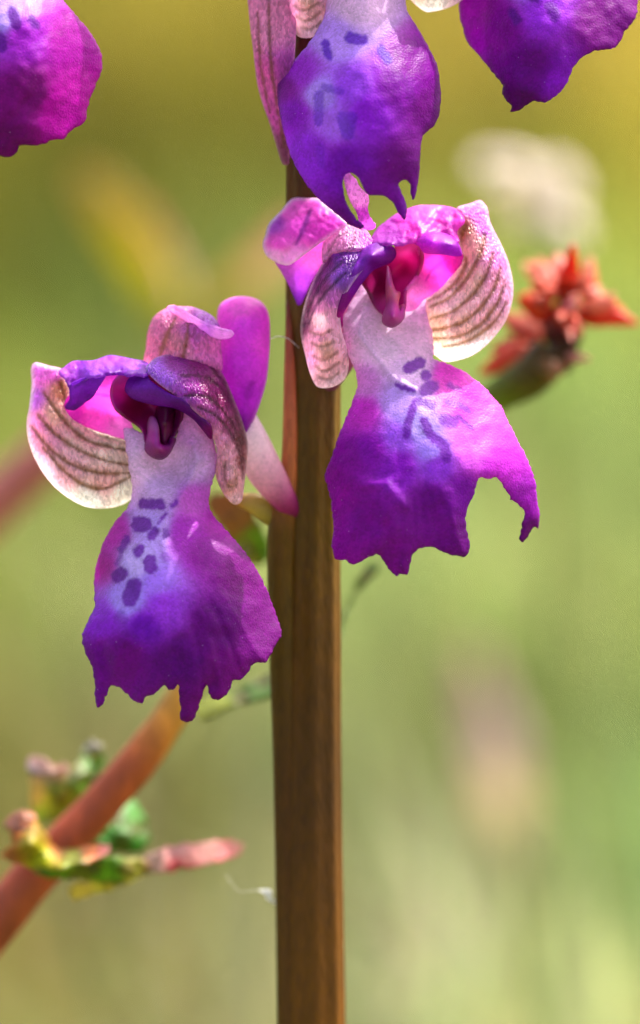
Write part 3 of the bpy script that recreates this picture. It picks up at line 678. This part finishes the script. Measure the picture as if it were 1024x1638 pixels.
    p('lateral_sepal', Z3([(258, 335), (285, 296), (330, 286), (400, 275), (450, 268), (480, 272), (440, 320), (390, 375), (345, 440), (322, 480), (325, 565), (345, 640), (352, 700), (336, 750), (292, 778), (240, 776), (215, 732), (196, 662), (184, 610), (180, 560), (190, 500), (215, 420)]),
      Z3([(258, 338, 2.8), (290, 296, 2.2), (400, 276, 1.4), (470, 272, 1.2), (345, 440, -1.2), (325, 560, -.2), (300, 400, -.5), (340, 340, -.1), (190, 500, 3.2), (184, 600, 3.0), (250, 470, .9), (270, 560, .6), (350, 690, 1.9), (290, 776, 2.2), (240, 775, 2.2), (270, 660, .6)]),
      Z3([(270, 340, (104, 36, 130)), (330, 310, (110, 46, 170)), (420, 290, (126, 60, 200)), (320, 380, (136, 84, 206)), (250, 420, (124, 46, 120)), (300, 460, (190, 120, 214)), (205, 490, (110, 50, 90)), (188, 570, (110, 56, 96)), (250, 490, (196, 140, 196)), (350, 400, (150, 80, 210)), (255, 535, (236, 206, 214)), (230, 600, (206, 160, 196)), (270, 640, (220, 190, 180)), (320, 620, (226, 186, 220)), (270, 720, (228, 188, 206)), (300, 765, (242, 210, 232)), (212, 680, (220, 160, 210)), (300, 530, (222, 170, 216))]),
      M_SEPAL, thick=.2, veins=[Z3([(330, 330), (270, 390), (225, 460), (195, 560)]), Z3([(340, 370), (285, 425), (240, 480), (210, 550)]), Z3([(290, 320), (240, 390), (205, 470), (186, 560)])], veincol=(66, 22, 66), veinw=4.5, veins2=([Z3([(215, 580), (250, 592), (290, 575)]), Z3([(220, 620), (255, 634), (300, 616)]), Z3([(225, 665), (262, 682), (310, 655)]), Z3([(235, 705), (268, 720), (318, 690)]), Z3([(250, 742), (280, 750), (318, 725)])], (130, 88, 70), 3.4), veindepth=.12, rim=((250, 226, 240), 2.5, .5), seed=32, roll=.4, rollw=6, fine=.06)
    p('petal', Z3([(370, 352), (398, 290), (430, 268), (462, 261), (495, 267), (517, 286), (520, 312), (500, 335), (440, 362), (400, 408), (378, 440), (350, 485), (332, 520), (331, 562), (318, 562), (309, 530), (312, 498), (328, 445)]),
      Z3([(400, 292, .6), (462, 262, .8), (517, 290, .8), (500, 335, .8), (440, 360, 1.0), (331, 560, .4), (312, 510, -.6), (370, 352, -1.2), (430, 310, -1.3), (345, 470, -.6)]),
      Z3([(420, 290, (140, 70, 210)), (470, 285, (120, 30, 180)), (500, 310, (116, 16, 150)), (400, 350, (134, 60, 212)), (360, 410, (126, 30, 184)), (330, 470, (126, 16, 150)), (322, 540, (160, 20, 156)), (450, 330, (110, 20, 150))]), M_PETAL, thick=.25, seed=34, roll=.3, rollw=6)
    p('hood_lining', Z3([(400, 392), (440, 355), (490, 330), (515, 290), (520, 250), (560, 248), (590, 265), (612, 310), (604, 355), (580, 395), (552, 432), (548, 500), (520, 530), (480, 520), (450, 490), (425, 440)]),
      Z3([(402, 392, 2.2), (515, 265, 1.8), (560, 250, 1.8), (612, 315, 2.0), (555, 430, 2.4), (500, 400, 5.2), (555, 330, 4.6), (450, 420, 3.8), (480, 520, 2.4), (545, 500, 2.4)]),
      Z3([(430, 400, (150, 14, 96)), (460, 420, (110, 4, 60)), (560, 270, (226, 70, 170)), (590, 320, (190, 20, 120)), (550, 350, (150, 6, 80)), (545, 420, (190, 30, 130)), (500, 500, (176, 30, 130)), (470, 370, (120, 6, 76))]), M_COL, thick=.2, seed=35)
    p('column', Z3([(490, 345), (500, 360), (508, 400), (520, 432), (536, 440), (530, 480), (536, 505), (548, 480), (553, 520), (545, 540), (528, 556), (508, 566), (488, 562), (470, 546), (474, 510), (484, 480), (482, 420), (486, 370)]),
      Z3([(490, 350, 2.6), (500, 420, .9), (534, 445, 1.6), (484, 470, 1.9), (510, 490, .2), (552, 520, 1.4), (472, 545, 1.2), (508, 565, .6), (510, 530, -.7)]),
      Z3([(495, 380, (206, 90, 160)), (505, 440, (216, 96, 160)), (500, 490, (200, 70, 160)), (510, 530, (176, 36, 140)), (508, 560, (150, 16, 120)), (530, 460, (226, 110, 130)), (550, 520, (180, 50, 160))]), M_COL, thick=.5, roll=.5, rollw=5, seed=36)

# left flower
fl = tube('flower', [(474, 826, 8.4), (455, 800, 7.4), (425, 755, 6.6), (395, 700, 6.0), (360, 640, 5.6), (320, 610, 4.8), (270, 650, 4.6)], [.55, .95, 1.35, 1.45, 1.3, 1.1, .8], orchid, M_PETAL,
          [(140, 30, 96), (190, 70, 150), (240, 190, 214), (246, 226, 236), (236, 196, 232), (200, 110, 210), (170, 80, 190)], 20, 8)
flower_left(fl)
tube('bract', [(468, 838, 8.2), (440, 826, 8.6), (410, 806, 8.4), (385, 800, 9), (365, 790, 9.6)], [.5, .9, .8, .5, .1], orchid, M_LEAF, [(110, 90, 40), (150, 130, 50), (190, 170, 90), (170, 120, 70), (150, 90, 60)], 16, 6)
# right flower
fr = tube('flower', [(500, 640, 8.6), (530, 600, 7.4), (560, 540, 7.0), (580, 470, 6.6), (560, 400, 6.2), (540, 420, 5.6), (530, 470, 5.0)], [.6, 1.0, 1.3, 1.3, 1.1, .9, .6], orchid, M_PETAL,
          [(120, 40, 90), (150, 70, 120), (200, 120, 170), (210, 140, 190), (190, 100, 190), (170, 80, 190), (170, 80, 190)], 20, 8)
flower_right(fr)

# upper flower: its own lip, the hood above the picture is like the right flower's
up_sh = (-30, -560, 0)
fu = tube('flower', [(500, 60, 6.2), (520, 20, 6.0), (540, -30, 5.8), (550, -90, 5.4), (530, -160, 5.2), (510, -140, 4.8), (500, -90, 4.6)], [.6, 1.0, 1.3, 1.3, 1.1, .9, .6], orchid, M_PETAL,
          [(120, 40, 90), (150, 70, 120), (200, 120, 170), (210, 140, 190), (190, 100, 190), (170, 80, 190), (170, 80, 190)], 20, 8)
flower_right(fu, up_sh, lip=False)
patch('lip', fu, [(560, -90), (530, -80), (518, -20), (520, 20), (500, 60), (468, 100)] + Z5([(124, 0), (122, 60), (132, 120), (160, 220), (200, 300), (250, 360), (300, 402), (340, 436), (372, 447), (384, 438), (360, 415), (332, 372), (320, 318), (324, 288), (345, 278), (368, 295), (386, 332), (402, 346), (440, 346), (468, 364), (490, 402), (508, 420), (514, 384), (498, 335), (490, 310), (508, 299), (522, 310), (526, 345), (536, 357), (546, 320), (552, 270), (557, 200), (563, 166), (598, 132), (614, 90), (616, 20)]) + [(698, 100), (672, 50), (650, 10), (655, -40), (640, -95), (600, -70)],
      [(560, -80, 1.5), (640, -80, 1.5), (590, 0, -1), (520, 10, 1), (650, 10, 1), (450, 140, 1.2), (500, 130, -2.0), (570, 130, -4.2), (640, 130, -3.6), (705, 150, -1.0), (480, 250, -1.8), (560, 240, -5.0), (640, 260, -4.6), (575, 362, -4.0), (648, 350, -4.0), (662, 310, -3.6), (690, 215, -2.4), (520, 300, -3.4)],
      [(580, -60, THR), (570, 10, THR), (540, 60, (190, 150, 246)), (510, 150, (186, 150, 250)), (530, 200, (170, 120, 246)), (560, 140, (150, 96, 240)), (590, 180, (128, 52, 220)), (640, 140, (116, 28, 180)), (690, 170, (104, 14, 148)), (650, 260, (100, 12, 146)), (550, 260, (110, 36, 200)), (470, 180, (124, 48, 206)), (455, 140, (120, 30, 170)), (575, 350, (104, 22, 160)), (660, 100, (120, 24, 170)), (640, 320, (110, 30, 176)), (500, 240, (130, 70, 222)), (480, 120, (140, 70, 214))],
      M_LIP, thick=.22, step=3.0, cstep=2.2, rough=1.2, seed=42, roll=.35, rollw=8, ripple=.2, ripsc=.02,
      spots=[(Z5([(248, 40), (245, 120)]), 7, .7), (Z5([(320, 110), (335, 160), (345, 110)]), 9, .7), (Z5([(265, 20), (310, 30)]), 6, .6), (Z5([(250, 200), (255, 250)]), 6, .35), ([(560, 60), (580, 64)], 8), ([(610, 80), (620, 96)], 7), ([(520, 70), (526, 90)], 6)], spotcol=(104, 40, 196))
patch('lip_lobe', fu, Z5([(322, 292), (336, 276), (352, 290), (372, 320), (398, 350), (396, 388), (404, 415), (420, 440), (400, 452), (372, 440), (362, 400), (340, 360)]),
      Z5([(330, 285, -2.6), (398, 350, -2.0), (410, 440, .4), (365, 400, -1.0), (360, 330, -2.6)]), Z5([(345, 310, (216, 150, 240)), (375, 360, (220, 150, 240)), (380, 400, (170, 60, 200)), (400, 440, (190, 100, 220))]), M_SEPAL, thick=.2, seed=43, fine=.15)
patch('lateral_sepal', fu, [(395, -60), (398, 20), (405, 80), (412, 135), (420, 165), (431, 196), (442, 232), (452, 262), (462, 262), (466, 200), (470, 120), (474, 20), (462, -60), (430, -90)],
      [(400, 0, 3.0), (412, 135, 3.4), (452, 260, 4.6), (465, 180, 2.4), (470, 20, 1.8), (435, 100, 1.2), (430, -80, 3.0)],
      [(410, 40, (206, 140, 190)), (420, 130, (196, 96, 190)), (440, 180, (180, 80, 180)), (455, 240, (120, 60, 110)), (460, 120, (150, 60, 170)), (440, 20, (200, 130, 180))], M_SEPAL, thick=.2, seed=44, roll=.3, rollw=5,
      veins=[[(430, -20), (432, 80), (440, 150), (455, 235)], [(412, 20), (418, 110), (432, 180)]], veincol=(120, 70, 50), veinw=4, rim=((226, 150, 210), 3, .5))
# upper flowers at the sides: only their lips hang into the picture
def side_flower(lip_out, lip_d, lip_c, src_sh, path, seed, which, spots=()):
    f = tube('flower', path, [.6, 1.0, 1.3, 1.3, 1.1, .8], orchid, M_PETAL, [(120, 40, 90), (150, 70, 120), (200, 120, 170), (210, 140, 190), (190, 100, 190), (170, 80, 190)], 16, 6)
    patch('lip', f, lip_out, lip_d, lip_c, M_LIP, thick=.22, step=3.2, cstep=2.4, rough=2.2, seed=seed, roll=.35, rollw=8, ripple=.3, ripsc=.02, spots=spots)
    return f

side_flower([(-20, -180), (-60, -120), (-70, -60), (-100, -20), (-140, 40), (-165, 110), (-150, 200), (-120, 225), (-100, 208), (-70, 232), (-40, 222), (-20, 240)] + Z8([(0, 306), (25, 310), (48, 305), (66, 296), (78, 270), (92, 262), (140, 262), (182, 255), (208, 241), (240, 240), (268, 230), (288, 203), (312, 188), (335, 175), (350, 158), (358, 110), (372, 62), (392, 18)]) + [(164, 100), (150, 60), (110, 10), (75, -30), (60, -80), (55, -170)],
            [(0, -170, 1.5), (0, -100, .5), (-60, -60, 2), (65, -60, 2), (0, 0, -2.5), (60, 20, -2.8), (-80, 40, -2), (0, 120, -4.5), (68, 130, -4.3), (100, 120, -2.6), (150, 120, .8), (-150, 120, .5), (15, 245, -4.2), (90, 200, -3.0), (130, 190, -.8), (-100, 210, -2.6), (64, 200, -4.5)],
            [(0, -140, THR), (0, -60, THR), (0, 20, PALE), (-40, 60, (150, 80, 230)), (40, 60, (150, 60, 214)), (20, 160, (118, 14, 140)), (10, 230, (100, 8, 124)), (90, 170, (160, 24, 180)), (120, 150, (164, 30, 184)), (55, 150, (112, 10, 132)), (-100, 140, (110, 16, 150)), (110, 60, (150, 30, 180))],
            None, [(500, -60, 5.8), (420, -120, 5.6), (300, -200, 5.2), (180, -250, 4.8), (60, -280, 4.4), (0, -220, 4.4)], 52, 0,
            spots=[([(-10, -40), (15, -36)], 9), ([(-20, 10), (-16, 24)], 8), ([(20, 20), (26, 40)], 8), ([(0, 60), (4, 76)], 8), ([(50, 30), (56, 40)], 6)])
side_flower([(840, -220), (800, -200), (796, -140), (770, -90), (742, -40), (735, 20), (750, 70), (770, 92), (790, 118), (804, 137)] + Z9([(408, 58), (420, 88), (448, 110), (440, 136), (480, 130), (540, 93), (600, 92), (650, 62), (690, 16)]) + [(922, 100), (950, 82), (985, 76), (1000, 50), (1020, 20), (1010, -40), (960, -90), (910, -130), (905, -200), (880, -215)],
            [(850, -210, 3.5), (850, -150, 2.5), (800, -140, 4), (905, -140, 4), (850, -60, 0), (760, -10, 3.0), (1000, -20, 2.5), (850, 40, -2.0), (820, 130, -1.0), (830, 170, -.8), (900, 110, -1.6), (960, 60, -.2), (770, 80, 1.6)],
            [(850, -180, THR), (850, -110, THR), (850, -40, PALE), (870, 20, (140, 70, 226)), (800, 40, (116, 24, 166)), (850, 110, (96, 14, 150)), (830, 165, (76, 6, 110)), (900, 130, (120, 44, 206)), (960, 40, (110, 16, 150)), (770, 20, (120, 20, 160))],
            None, [(500, 20, 6.0), (560, -60, 6.4), (660, -160, 6.8), (760, -260, 6.8), (840, -300, 6.4), (850, -240, 6.2)], 62, 1,
            spots=[([(835, -60), (860, -56)], 9), ([(850, -20), (854, -4)], 8), ([(880, 10), (888, 26)], 8), ([(820, 20), (826, 32)], 7)])

# ------------------------------------------------------------------ red cane in the lower left
CD = 25.0
cane_px = [(640, 640, CD + 10), (500, 730, CD + 8), (410, 850, CD + 5), (350, 990, CD + 3), (285, 1125, CD + 1), (215, 1225, CD), (140, 1310, CD), (60, 1395, CD), (10, 1455, CD), (-50, 1530, CD), (-150, 1680, CD + 2)]
cane_px = cane_px[2:]
P = np.array(cane_px, float); CW = W(P[:, 0], P[:, 1], P[:, 2])
gb = np.array([CW[-1][0] - .03, CW[-1][1] + .02, 0]); gb[2] = gz(gb[0], gb[1]) - .004
mid = (CW[-1] + gb) / 2 + np.array([-.006, 0, 0])
cane = empty('red_cane_plant', gb, 'blurred reddish brown cane with small green and pink leaves, slanting behind the lower lip', 'plant')
k = (DIST + CD) / DIST / PPM
tube_w('cane', np.vstack([CW, mid, gb]), [8*k, 16*k, 26*k, 31*k, 33*k, 35*k, 37*k, 40*k, 42*k, 2.0, 2.0], cane, M_CANE,
       [(120, 120, 40), (130, 120, 40), (180, 130, 40), (172, 84, 40), (166, 76, 42), (160, 72, 42), (150, 66, 38), (136, 54, 32), (126, 48, 28), (120, 60, 44), (110, 60, 40)], 24, 8, wob=.05)
def cleaf(outl, dep, colr, zf=ZB, **k):
    k.setdefault('ripple', .8); k.setdefault('ripsc', .035); k.setdefault('seed', len(outl) * 1.3)
    colr = [(a, b, tuple(np.array(c) * .84)) for a, b, c in colr]
    c0 = np.mean([p[:2] for p in outl], 0)
    k.setdefault('spots', [(zf([tuple(c0 + (np.array(q[:2]) - c0) * f_)]), 5 + 4 * (i_ % 3), .55) for i_, q in enumerate(outl) for f_ in (.5, .85) if (i_ + int(f_ * 2)) % 3 == 0])
    k.setdefault('spotcol', (96, 60, 24))
    return patch('leaf', cane, zf(outl), zf(dep), zf(colr), M_LEAF, thick=.18, step=5, cstep=5, rough=5.0, shift=(0, 0, CD - 22), **k)
G1 = (96, 140, 20); G2 = (40, 110, 16); YL = (200, 190, 20); RD = (214, 90, 66); PKL = (236, 140, 140)
cleaf([(0, 640), (40, 600), (30, 520), (60, 490), (110, 500), (150, 545), (190, 600), (240, 625), (320, 605), (390, 610), (370, 640), (300, 670), (200, 690), (100, 680), (30, 660)],
      [(0, 640, 18), (60, 490, 22), (110, 600, 15), (240, 660, 15), (390, 610, 19), (200, 610, 19), (100, 680, 17)],
      [(60, 520, (226, 120, 80)), (50, 560, (230, 130, 30)), (110, 590, YL), (150, 640, (190, 200, 16)), (260, 650, (150, 180, 20)), (320, 620, (226, 130, 70)), (380, 610, PKL), (20, 640, (226, 130, 60)), (200, 615, (220, 140, 60))])
cleaf([(110, 690), (200, 680), (320, 660), (420, 650), (520, 660), (560, 690), (480, 725), (380, 740), (260, 725), (160, 720)],
      [(110, 690, 19), (320, 660, 17), (540, 670, 20), (380, 740, 18), (260, 725, 18)], [(180, 700, G1), (300, 690, (110, 150, 20)), (400, 690, (90, 140, 20)), (500, 690, (190, 190, 70)), (540, 680, (226, 180, 140))])
cleaf([(505, 655), (540, 630), (620, 605), (720, 595), (810, 590), (870, 605), (840, 640), (760, 665), (660, 690), (570, 705), (520, 690)],
      [(505, 660, 20), (700, 600, 22), (865, 605, 25), (680, 660, 19.5), (570, 700, 20)], [(540, 660, (230, 190, 170)), (620, 620, (240, 160, 160)), (640, 680, (224, 84, 84)), (740, 610, (246, 170, 160)), (800, 630, (226, 90, 100)), (860, 605, (226, 120, 110))])
cleaf([(250, 760), (300, 735), (400, 728), (500, 700), (520, 712), (440, 750), (340, 780), (265, 800)], [(250, 770, 20), (400, 735, 18.5), (515, 706, 20), (340, 780, 19.5)], [(280, 770, (210, 190, 80)), (400, 740, (190, 190, 60)), (500, 706, (230, 220, 110))])
cleaf([(110, 350), (105, 300), (140, 300), (190, 320), (240, 330), (280, 300), (330, 290), (370, 300), (350, 350), (300, 420), (240, 480), (180, 520), (130, 520), (110, 440)],
      [(110, 310, 31), (330, 295, 27), (180, 520, 26), (200, 400, 24.5), (110, 440, 30), (300, 420, 26)], [(120, 310, (200, 150, 130)), (130, 420, (190, 150, 70)), (200, 430, (160, 170, 24)), (280, 360, (100, 160, 30)), (330, 320, (90, 160, 40)), (220, 330, (180, 130, 90)), (180, 500, (150, 170, 30))])
cleaf([(330, 600), (360, 540), (400, 470), (450, 440), (500, 480), (525, 540), (530, 590), (500, 625), (430, 635), (370, 625)],
      [(330, 600, 25), (450, 440, 29), (530, 580, 29), (440, 560, 25.5), (430, 635, 26)], [(400, 560, (70, 150, 30)), (470, 500, (90, 160, 60)), (500, 580, (56, 130, 20)), (400, 610, (70, 140, 24))], ripple=1.2, ripsc=.03)
cleaf([(292, 272), (298, 248), (318, 238), (334, 226), (350, 240), (372, 246), (362, 268), (368, 300), (325, 310)], [(290, 265, 26), (330, 225, 25.5), (375, 262, 25), (330, 262, 24.6), (330, 310, 25)], [(330, 250, (200, 206, 190)), (345, 290, (110, 160, 70))])
cleaf([(95, 320), (105, 292), (140, 285), (165, 305), (200, 318), (225, 310), (240, 325), (200, 345), (150, 350), (115, 352)], [(100, 320, 26), (140, 288, 27), (235, 322, 25), (150, 348, 24)], [(130, 300, (180, 140, 136)), (210, 320, (176, 120, 100)), (120, 345, (90, 80, 84))])
cleaf([(15, 540), (35, 500), (70, 482), (115, 490), (125, 515), (85, 520), (55, 545)], [(20, 540, 18), (70, 484, 19), (120, 505, 18), (70, 520, 17.6)], [(60, 500, (206, 140, 116)), (100, 505, (206, 120, 80))])
# yellow-green leaf crossing behind the orchid stem, brown leaf base beside the lip
cleaf([(310, 1130), (350, 1112), (400, 1090), (440, 1070), (480, 1062), (520, 1040), (545, 985), (585, 905), (600, 896), (606, 906), (560, 960), (535, 1040), (500, 1095), (440, 1112), (370, 1128), (330, 1150)],
      [(310, 1135, 27), (450, 1090, 24), (595, 905, 30), (540, 1020, 26), (450, 1075, 26)], [(340, 1135, (150, 160, 36)), (400, 1100, (84, 120, 20)), (480, 1085, (80, 116, 20)), (580, 930, (110, 140, 40))], zf=lambda q: q)
cleaf([(330, 800), (360, 790), (395, 810), (420, 850), (430, 890), (405, 905), (380, 880), (350, 840)], [(330, 800, 28), (395, 812, 24), (425, 890, 26), (370, 850, 27)], [(350, 810, (110, 66, 40)), (375, 840, (104, 66, 30)), (400, 870, (70, 100, 20)), (415, 890, (70, 100, 20))], zf=lambda q: q)

# ------------------------------------------------------------------ red bud head on the right
RDp = 35.0
hp = np.array([(880, 560, RDp), (850, 600, RDp), (800, 630, RDp + 1), (720, 690, RDp + 1), (620, 760, RDp + 1), (540, 850, RDp + 1), (505, 960, RDp + 2), (497, 1150, RDp + 3), (498, 1400, RDp + 4), (500, 1650, RDp + 5)], float)
HW = W(hp[:, 0], hp[:, 1], hp[:, 2])
gb = HW[-1] + (HW[-1] - HW[-2]) / (HW[-2][2] - HW[-1][2]) * (HW[-1][2] + .004)
bud = empty('red_bud_head', gb, 'blurred cluster of orange red pointed buds on a green stalk behind the striped sepal', 'bud cluster')
# the stalk bends down behind the orchid lip and stem to the turf
tube_w('stalk', np.vstack([HW, (HW[-1] + gb) / 2, gb]), [1.5, 1.7, 1.4, 1.1, .9, .9, .9, .9, .9, .9, 1.0, 1.1], bud, M_LEAF, [(84, 66, 26), (96, 84, 28)] + [(112, 126, 36)] * 10, 16, 6)
def bract3(name, a, b, w, colA, colB, dA, dB, bulge=1.0, mat=M_LEAF):
    """a pointed boat-shaped bract or bud from pixel a (base) to b (tip)"""
    a = np.array(a, float); b = np.array(b, float)
    t = np.array([0, .12, .3, .5, .7, .88, 1])
    path = [tuple(a + (b - a) * x + np.array([0, -3 * math.sin(math.pi * x)])) + (dA + (dB - dA) * x,) for x in t]
    r = np.array([.45, .85, 1, .85, .6, .32, .06]) * w * 1.15 * (1 + dA / DIST) / PPM
    cA, cB = np.array(colA) * np.array([.9, .72, .66]), np.array(colB) * np.array([.94, .72, .66])
    return tube(name, path, r, bud, mat, [cA + (cB - cA) * x for x in t], 14, 4, flat=.7 * bulge, wob=.25)
OR = (226, 86, 30); RE = (206, 50, 36); PK = (230, 130, 120); PW = (240, 200, 200); DK = (70, 50, 20)
bract3('bud', (905, 490), (918, 388), 17, (190, 50, 30), (226, 70, 36), RDp - 1, RDp - 3)
bract3('bud', (925, 500), (1022, 518), 18, (220, 90, 60), (226, 84, 60), RDp, RDp - 2)
bract3('bud', (930, 480), (1000, 497), 15, (244, 200, 196), (236, 130, 110), RDp - 2, RDp - 1)
bract3('bud', (880, 500), (826, 478), 24, (196, 60, 24), (226, 110, 40), RDp, RDp - 1)
bract3('bud', (880, 470), (862, 412), 15, (230, 110, 90), (236, 196, 180), RDp + 2, RDp + 4)
bract3('bud', (940, 480), (945, 410), 13, (220, 80, 60), (236, 200, 190), RDp + 2, RDp + 3)
bract3('bud', (860, 545), (800, 500), 20, (206, 110, 90), (226, 150, 130), RDp + 3, RDp + 5)
bract3('bud', (850, 560), (765, 600), 20, (216, 120, 90), (230, 110, 80), RDp + 1, RDp + 2)
bract3('bud', (905, 560), (895, 480), 30, (50, 40, 14), (190, 60, 50), RDp + 1, RDp)
bract3('calyx', (880, 590), (925, 540), 26, (96, 96, 24), (70, 44, 20), RDp, RDp - 1)
bract3('calyx', (860, 600), (905, 590), 20, (110, 116, 40), (190, 150, 130), RDp - 2, RDp - 2)
bract3('calyx', (820, 625), (870, 590), 18, (110, 120, 40), (90, 90, 30), RDp, RDp)
bract3('calyx', (905, 575), (945, 575), 8, (180, 150, 150), (240, 210, 220), RDp - 2, RDp - 2)
bract3('bud', (900, 505), (925, 478), 10, (226, 150, 170), (240, 190, 210), RDp - 4, RDp - 4)
bract3('bud', (890, 520), (812, 530), 26, (150, 60, 40), (230, 150, 130), RDp + 4, RDp + 6)
bract3('bud', (870, 450), (838, 420), 14, (226, 150, 120), (240, 220, 200), RDp + 5, RDp + 8)
bract3('bud', (895, 450), (892, 405), 14, (220, 120, 110), (240, 200, 200), RDp + 4, RDp + 5)
bract3('bud', (830, 560), (785, 560), 18, (190, 90, 70), (230, 130, 120), RDp + 4, RDp + 4)
bract3('bud', (950, 500), (985, 470), 11, (236, 170, 160), (246, 226, 226), RDp - 1, RDp - 2)
bract3('calyx', (850, 590), (820, 600), 22, (100, 90, 30), (150, 120, 40), RDp + 2, RDp + 2)
bract3('calyx', (900, 545), (930, 520), 22, (60, 36, 16), (90, 40, 24), RDp + 1, RDp + 1)
bract3('bud', (858, 470), (868, 440), 9, (240, 210, 200), (244, 226, 220), RDp - 2, RDp - 2)

for k in range(34):
    a_ = random.uniform(0, 2 * math.pi); q_ = random.uniform(20, 75)
    bx_, by_ = 895 + q_ * 1.1 * math.cos(a_), 490 + q_ * .85 * math.sin(a_)
    c_ = random.choice([(240, 214, 210), (226, 120, 96), (200, 60, 40), (236, 180, 176)])  # small extra spikes; the pale tip colours stand in for glints on hairs
    bract3('bud', (895 + (bx_ - 895) * .55, 490 + (by_ - 490) * .55), (bx_, by_), random.uniform(5, 9), (190, 80, 60), c_, RDp - 2 + random.uniform(-3, 3), RDp - 3 + random.uniform(-5, 4))
# ------------------------------------------------------------------ far, strongly blurred plants
def stalk_to_ground(name, label, cat, top_pts, r_top, colr, mat=M_LEAF, lean=(0, .02)):
    P = np.array(top_pts, float); PW_ = W(P[:, 0], P[:, 1], P[:, 2])
    g = ground_below(PW_[-1], lean)
    root = empty(name, g, label, cat)
    n = len(PW_)
    tube_w('stalk', np.vstack([PW_, (PW_[-1] + g) / 2, g]), list(r_top) + [r_top[-1]] * 2, root, mat, [colr] * (n + 2), 12, 5)
    return root

yp = stalk_to_ground('yellow_leaf_plant', 'strongly blurred plant with bright yellow blades spreading behind the left flower', 'plant',
                     [(285, 520, 262), (290, 640, 264), (300, 800, 268), (310, 1000, 272)], [.6, .5, .5, .5], (150, 150, 40), lean=(0.0, .02))
def ybl(outl, dep, colr):
    patch('leaf', yp, outl, [(a, b, c + 110) for a, b, c in dep], colr, M_LEAF, thick=.5, step=12, cstep=12)
ybl([(120, 280), (170, 285), (215, 350), (260, 420), (300, 500), (310, 560), (270, 540), (225, 470), (180, 400), (140, 340)], [(120, 280, 158), (215, 370, 148), (310, 560, 150), (260, 420, 154), (180, 400, 154)],
    [(140, 300, (150, 124, 50)), (190, 370, (146, 132, 26)), (230, 430, (150, 142, 26)), (280, 510, (146, 142, 28))])
ybl([(195, 330), (225, 330), (265, 390), (290, 440), (296, 500), (280, 520), (262, 450), (225, 390)], [(200, 330, 166), (265, 390, 162), (290, 500, 156), (225, 390, 164)],
    [(215, 350, (170, 110, 60)), (250, 400, (190, 140, 110)), (285, 480, (190, 160, 130))])
ybl([(285, 560), (300, 500), (350, 450), (420, 395), (470, 350), (480, 390), (430, 450), (370, 500), (310, 560)], [(290, 560, 150), (350, 450, 154), (475, 365, 160), (400, 470, 150)],
    [(320, 510, (150, 142, 26)), (380, 450, (150, 128, 30)), (430, 400, (150, 106, 50)), (470, 370, (150, 90, 50))])

wf = stalk_to_ground('white_flower', 'strongly blurred white flower on a thin stalk behind the red buds', 'flower', [(860, 330, 215), (868, 420, 216), (880, 700, 220), (885, 1000, 226)], [.4, .4, .4, .4], (120, 140, 50))
for ol_, dd_ in (([(855, 320), (800, 300), (760, 265), (770, 250), (830, 250), (870, 275)], 212), ([(860, 300), (870, 260), (905, 262), (930, 300), (915, 335), (880, 335)], 210), ([(865, 320), (905, 330), (935, 360), (930, 395), (895, 390), (865, 360)], 208),
                 ([(850, 315), (860, 355), (840, 372), (815, 350), (820, 320)], 216)):
    c_ = np.mean(np.array(ol_), 0)
    patch('petal', wf, ol_, [(p[0], p[1], dd_ + (4 if i % 2 else 0)) for i, p in enumerate(ol_)] + [(c_[0], c_[1], dd_ - 2)], [(c_[0], c_[1], (214, 200, 190)), (ol_[0][0], ol_[0][1], (206, 196, 166))], M_LEAF, thick=.4, step=12, cstep=12)

ps = stalk_to_ground('pink_stalk', 'strongly blurred dusky pink stalk slanting behind the big striped sepal of the left flower', 'plant', [(190, 600, 108), (110, 690, 110), (30, 770, 112), (-60, 850, 114), (-200, 960, 118)], [1.0, 2.0, 2.4, 2.6, 2.8], (176, 96, 92), mat=M_CANE, lean=(-.03, .03))
dry = stalk_to_ground('dry_pink_blade', 'strongly blurred pale pink dry blade standing right of the brown orchid stem', 'blade', [(800, 1330, 420), (806, 1400, 420), (812, 1450, 422)], [.6, .5, .5], (200, 180, 140), lean=(.0, .02))
patch('leaf', dry, [(745, 1040), (775, 1060), (800, 1120), (830, 1200), (842, 1290), (830, 1360), (800, 1370), (770, 1290), (755, 1200), (742, 1110)], [(750, 1045, 428), (800, 1130, 418), (835, 1290, 420), (765, 1240, 420), (800, 1365, 422), (800, 1240, 412)],
      [(770, 1100, (176, 140, 130)), (790, 1180, (186, 154, 152)), (800, 1300, (190, 172, 140))], M_LEAF, thick=.5, step=12, cstep=12)

# a hair of spider silk caught between sepal and stem
th = tube('spider_thread', [(432, 542, 4.6), (445, 538, 4.8), (460, 541, 5.4), (478, 556, 6.2)], [.03, .03, .03, .03], None, M_SEPAL, [(240, 236, 240)] * 4, 6, 6, origin=W(478, 556, 6.2))
th['label'] = 'fine pale spider thread caught on the brown stem beside the violet upright sepal'; th['category'] = 'thread'
fz = tube('fluff_thread', [(360, 1398, 16), (382, 1425, 15), (410, 1424, 14), (429, 1428, 13), (431, 1436, 13), (446, 1450, 13)], [.008, .012, .015, .30, .27, .02], None, M_SEPAL, [(240, 240, 236)] * 6, 10, 6, origin=W(446, 1450, 13))
fz['label'] = 'tiny white speck of fluff on a thread touching the lower brown stem'; fz['category'] = 'fluff'
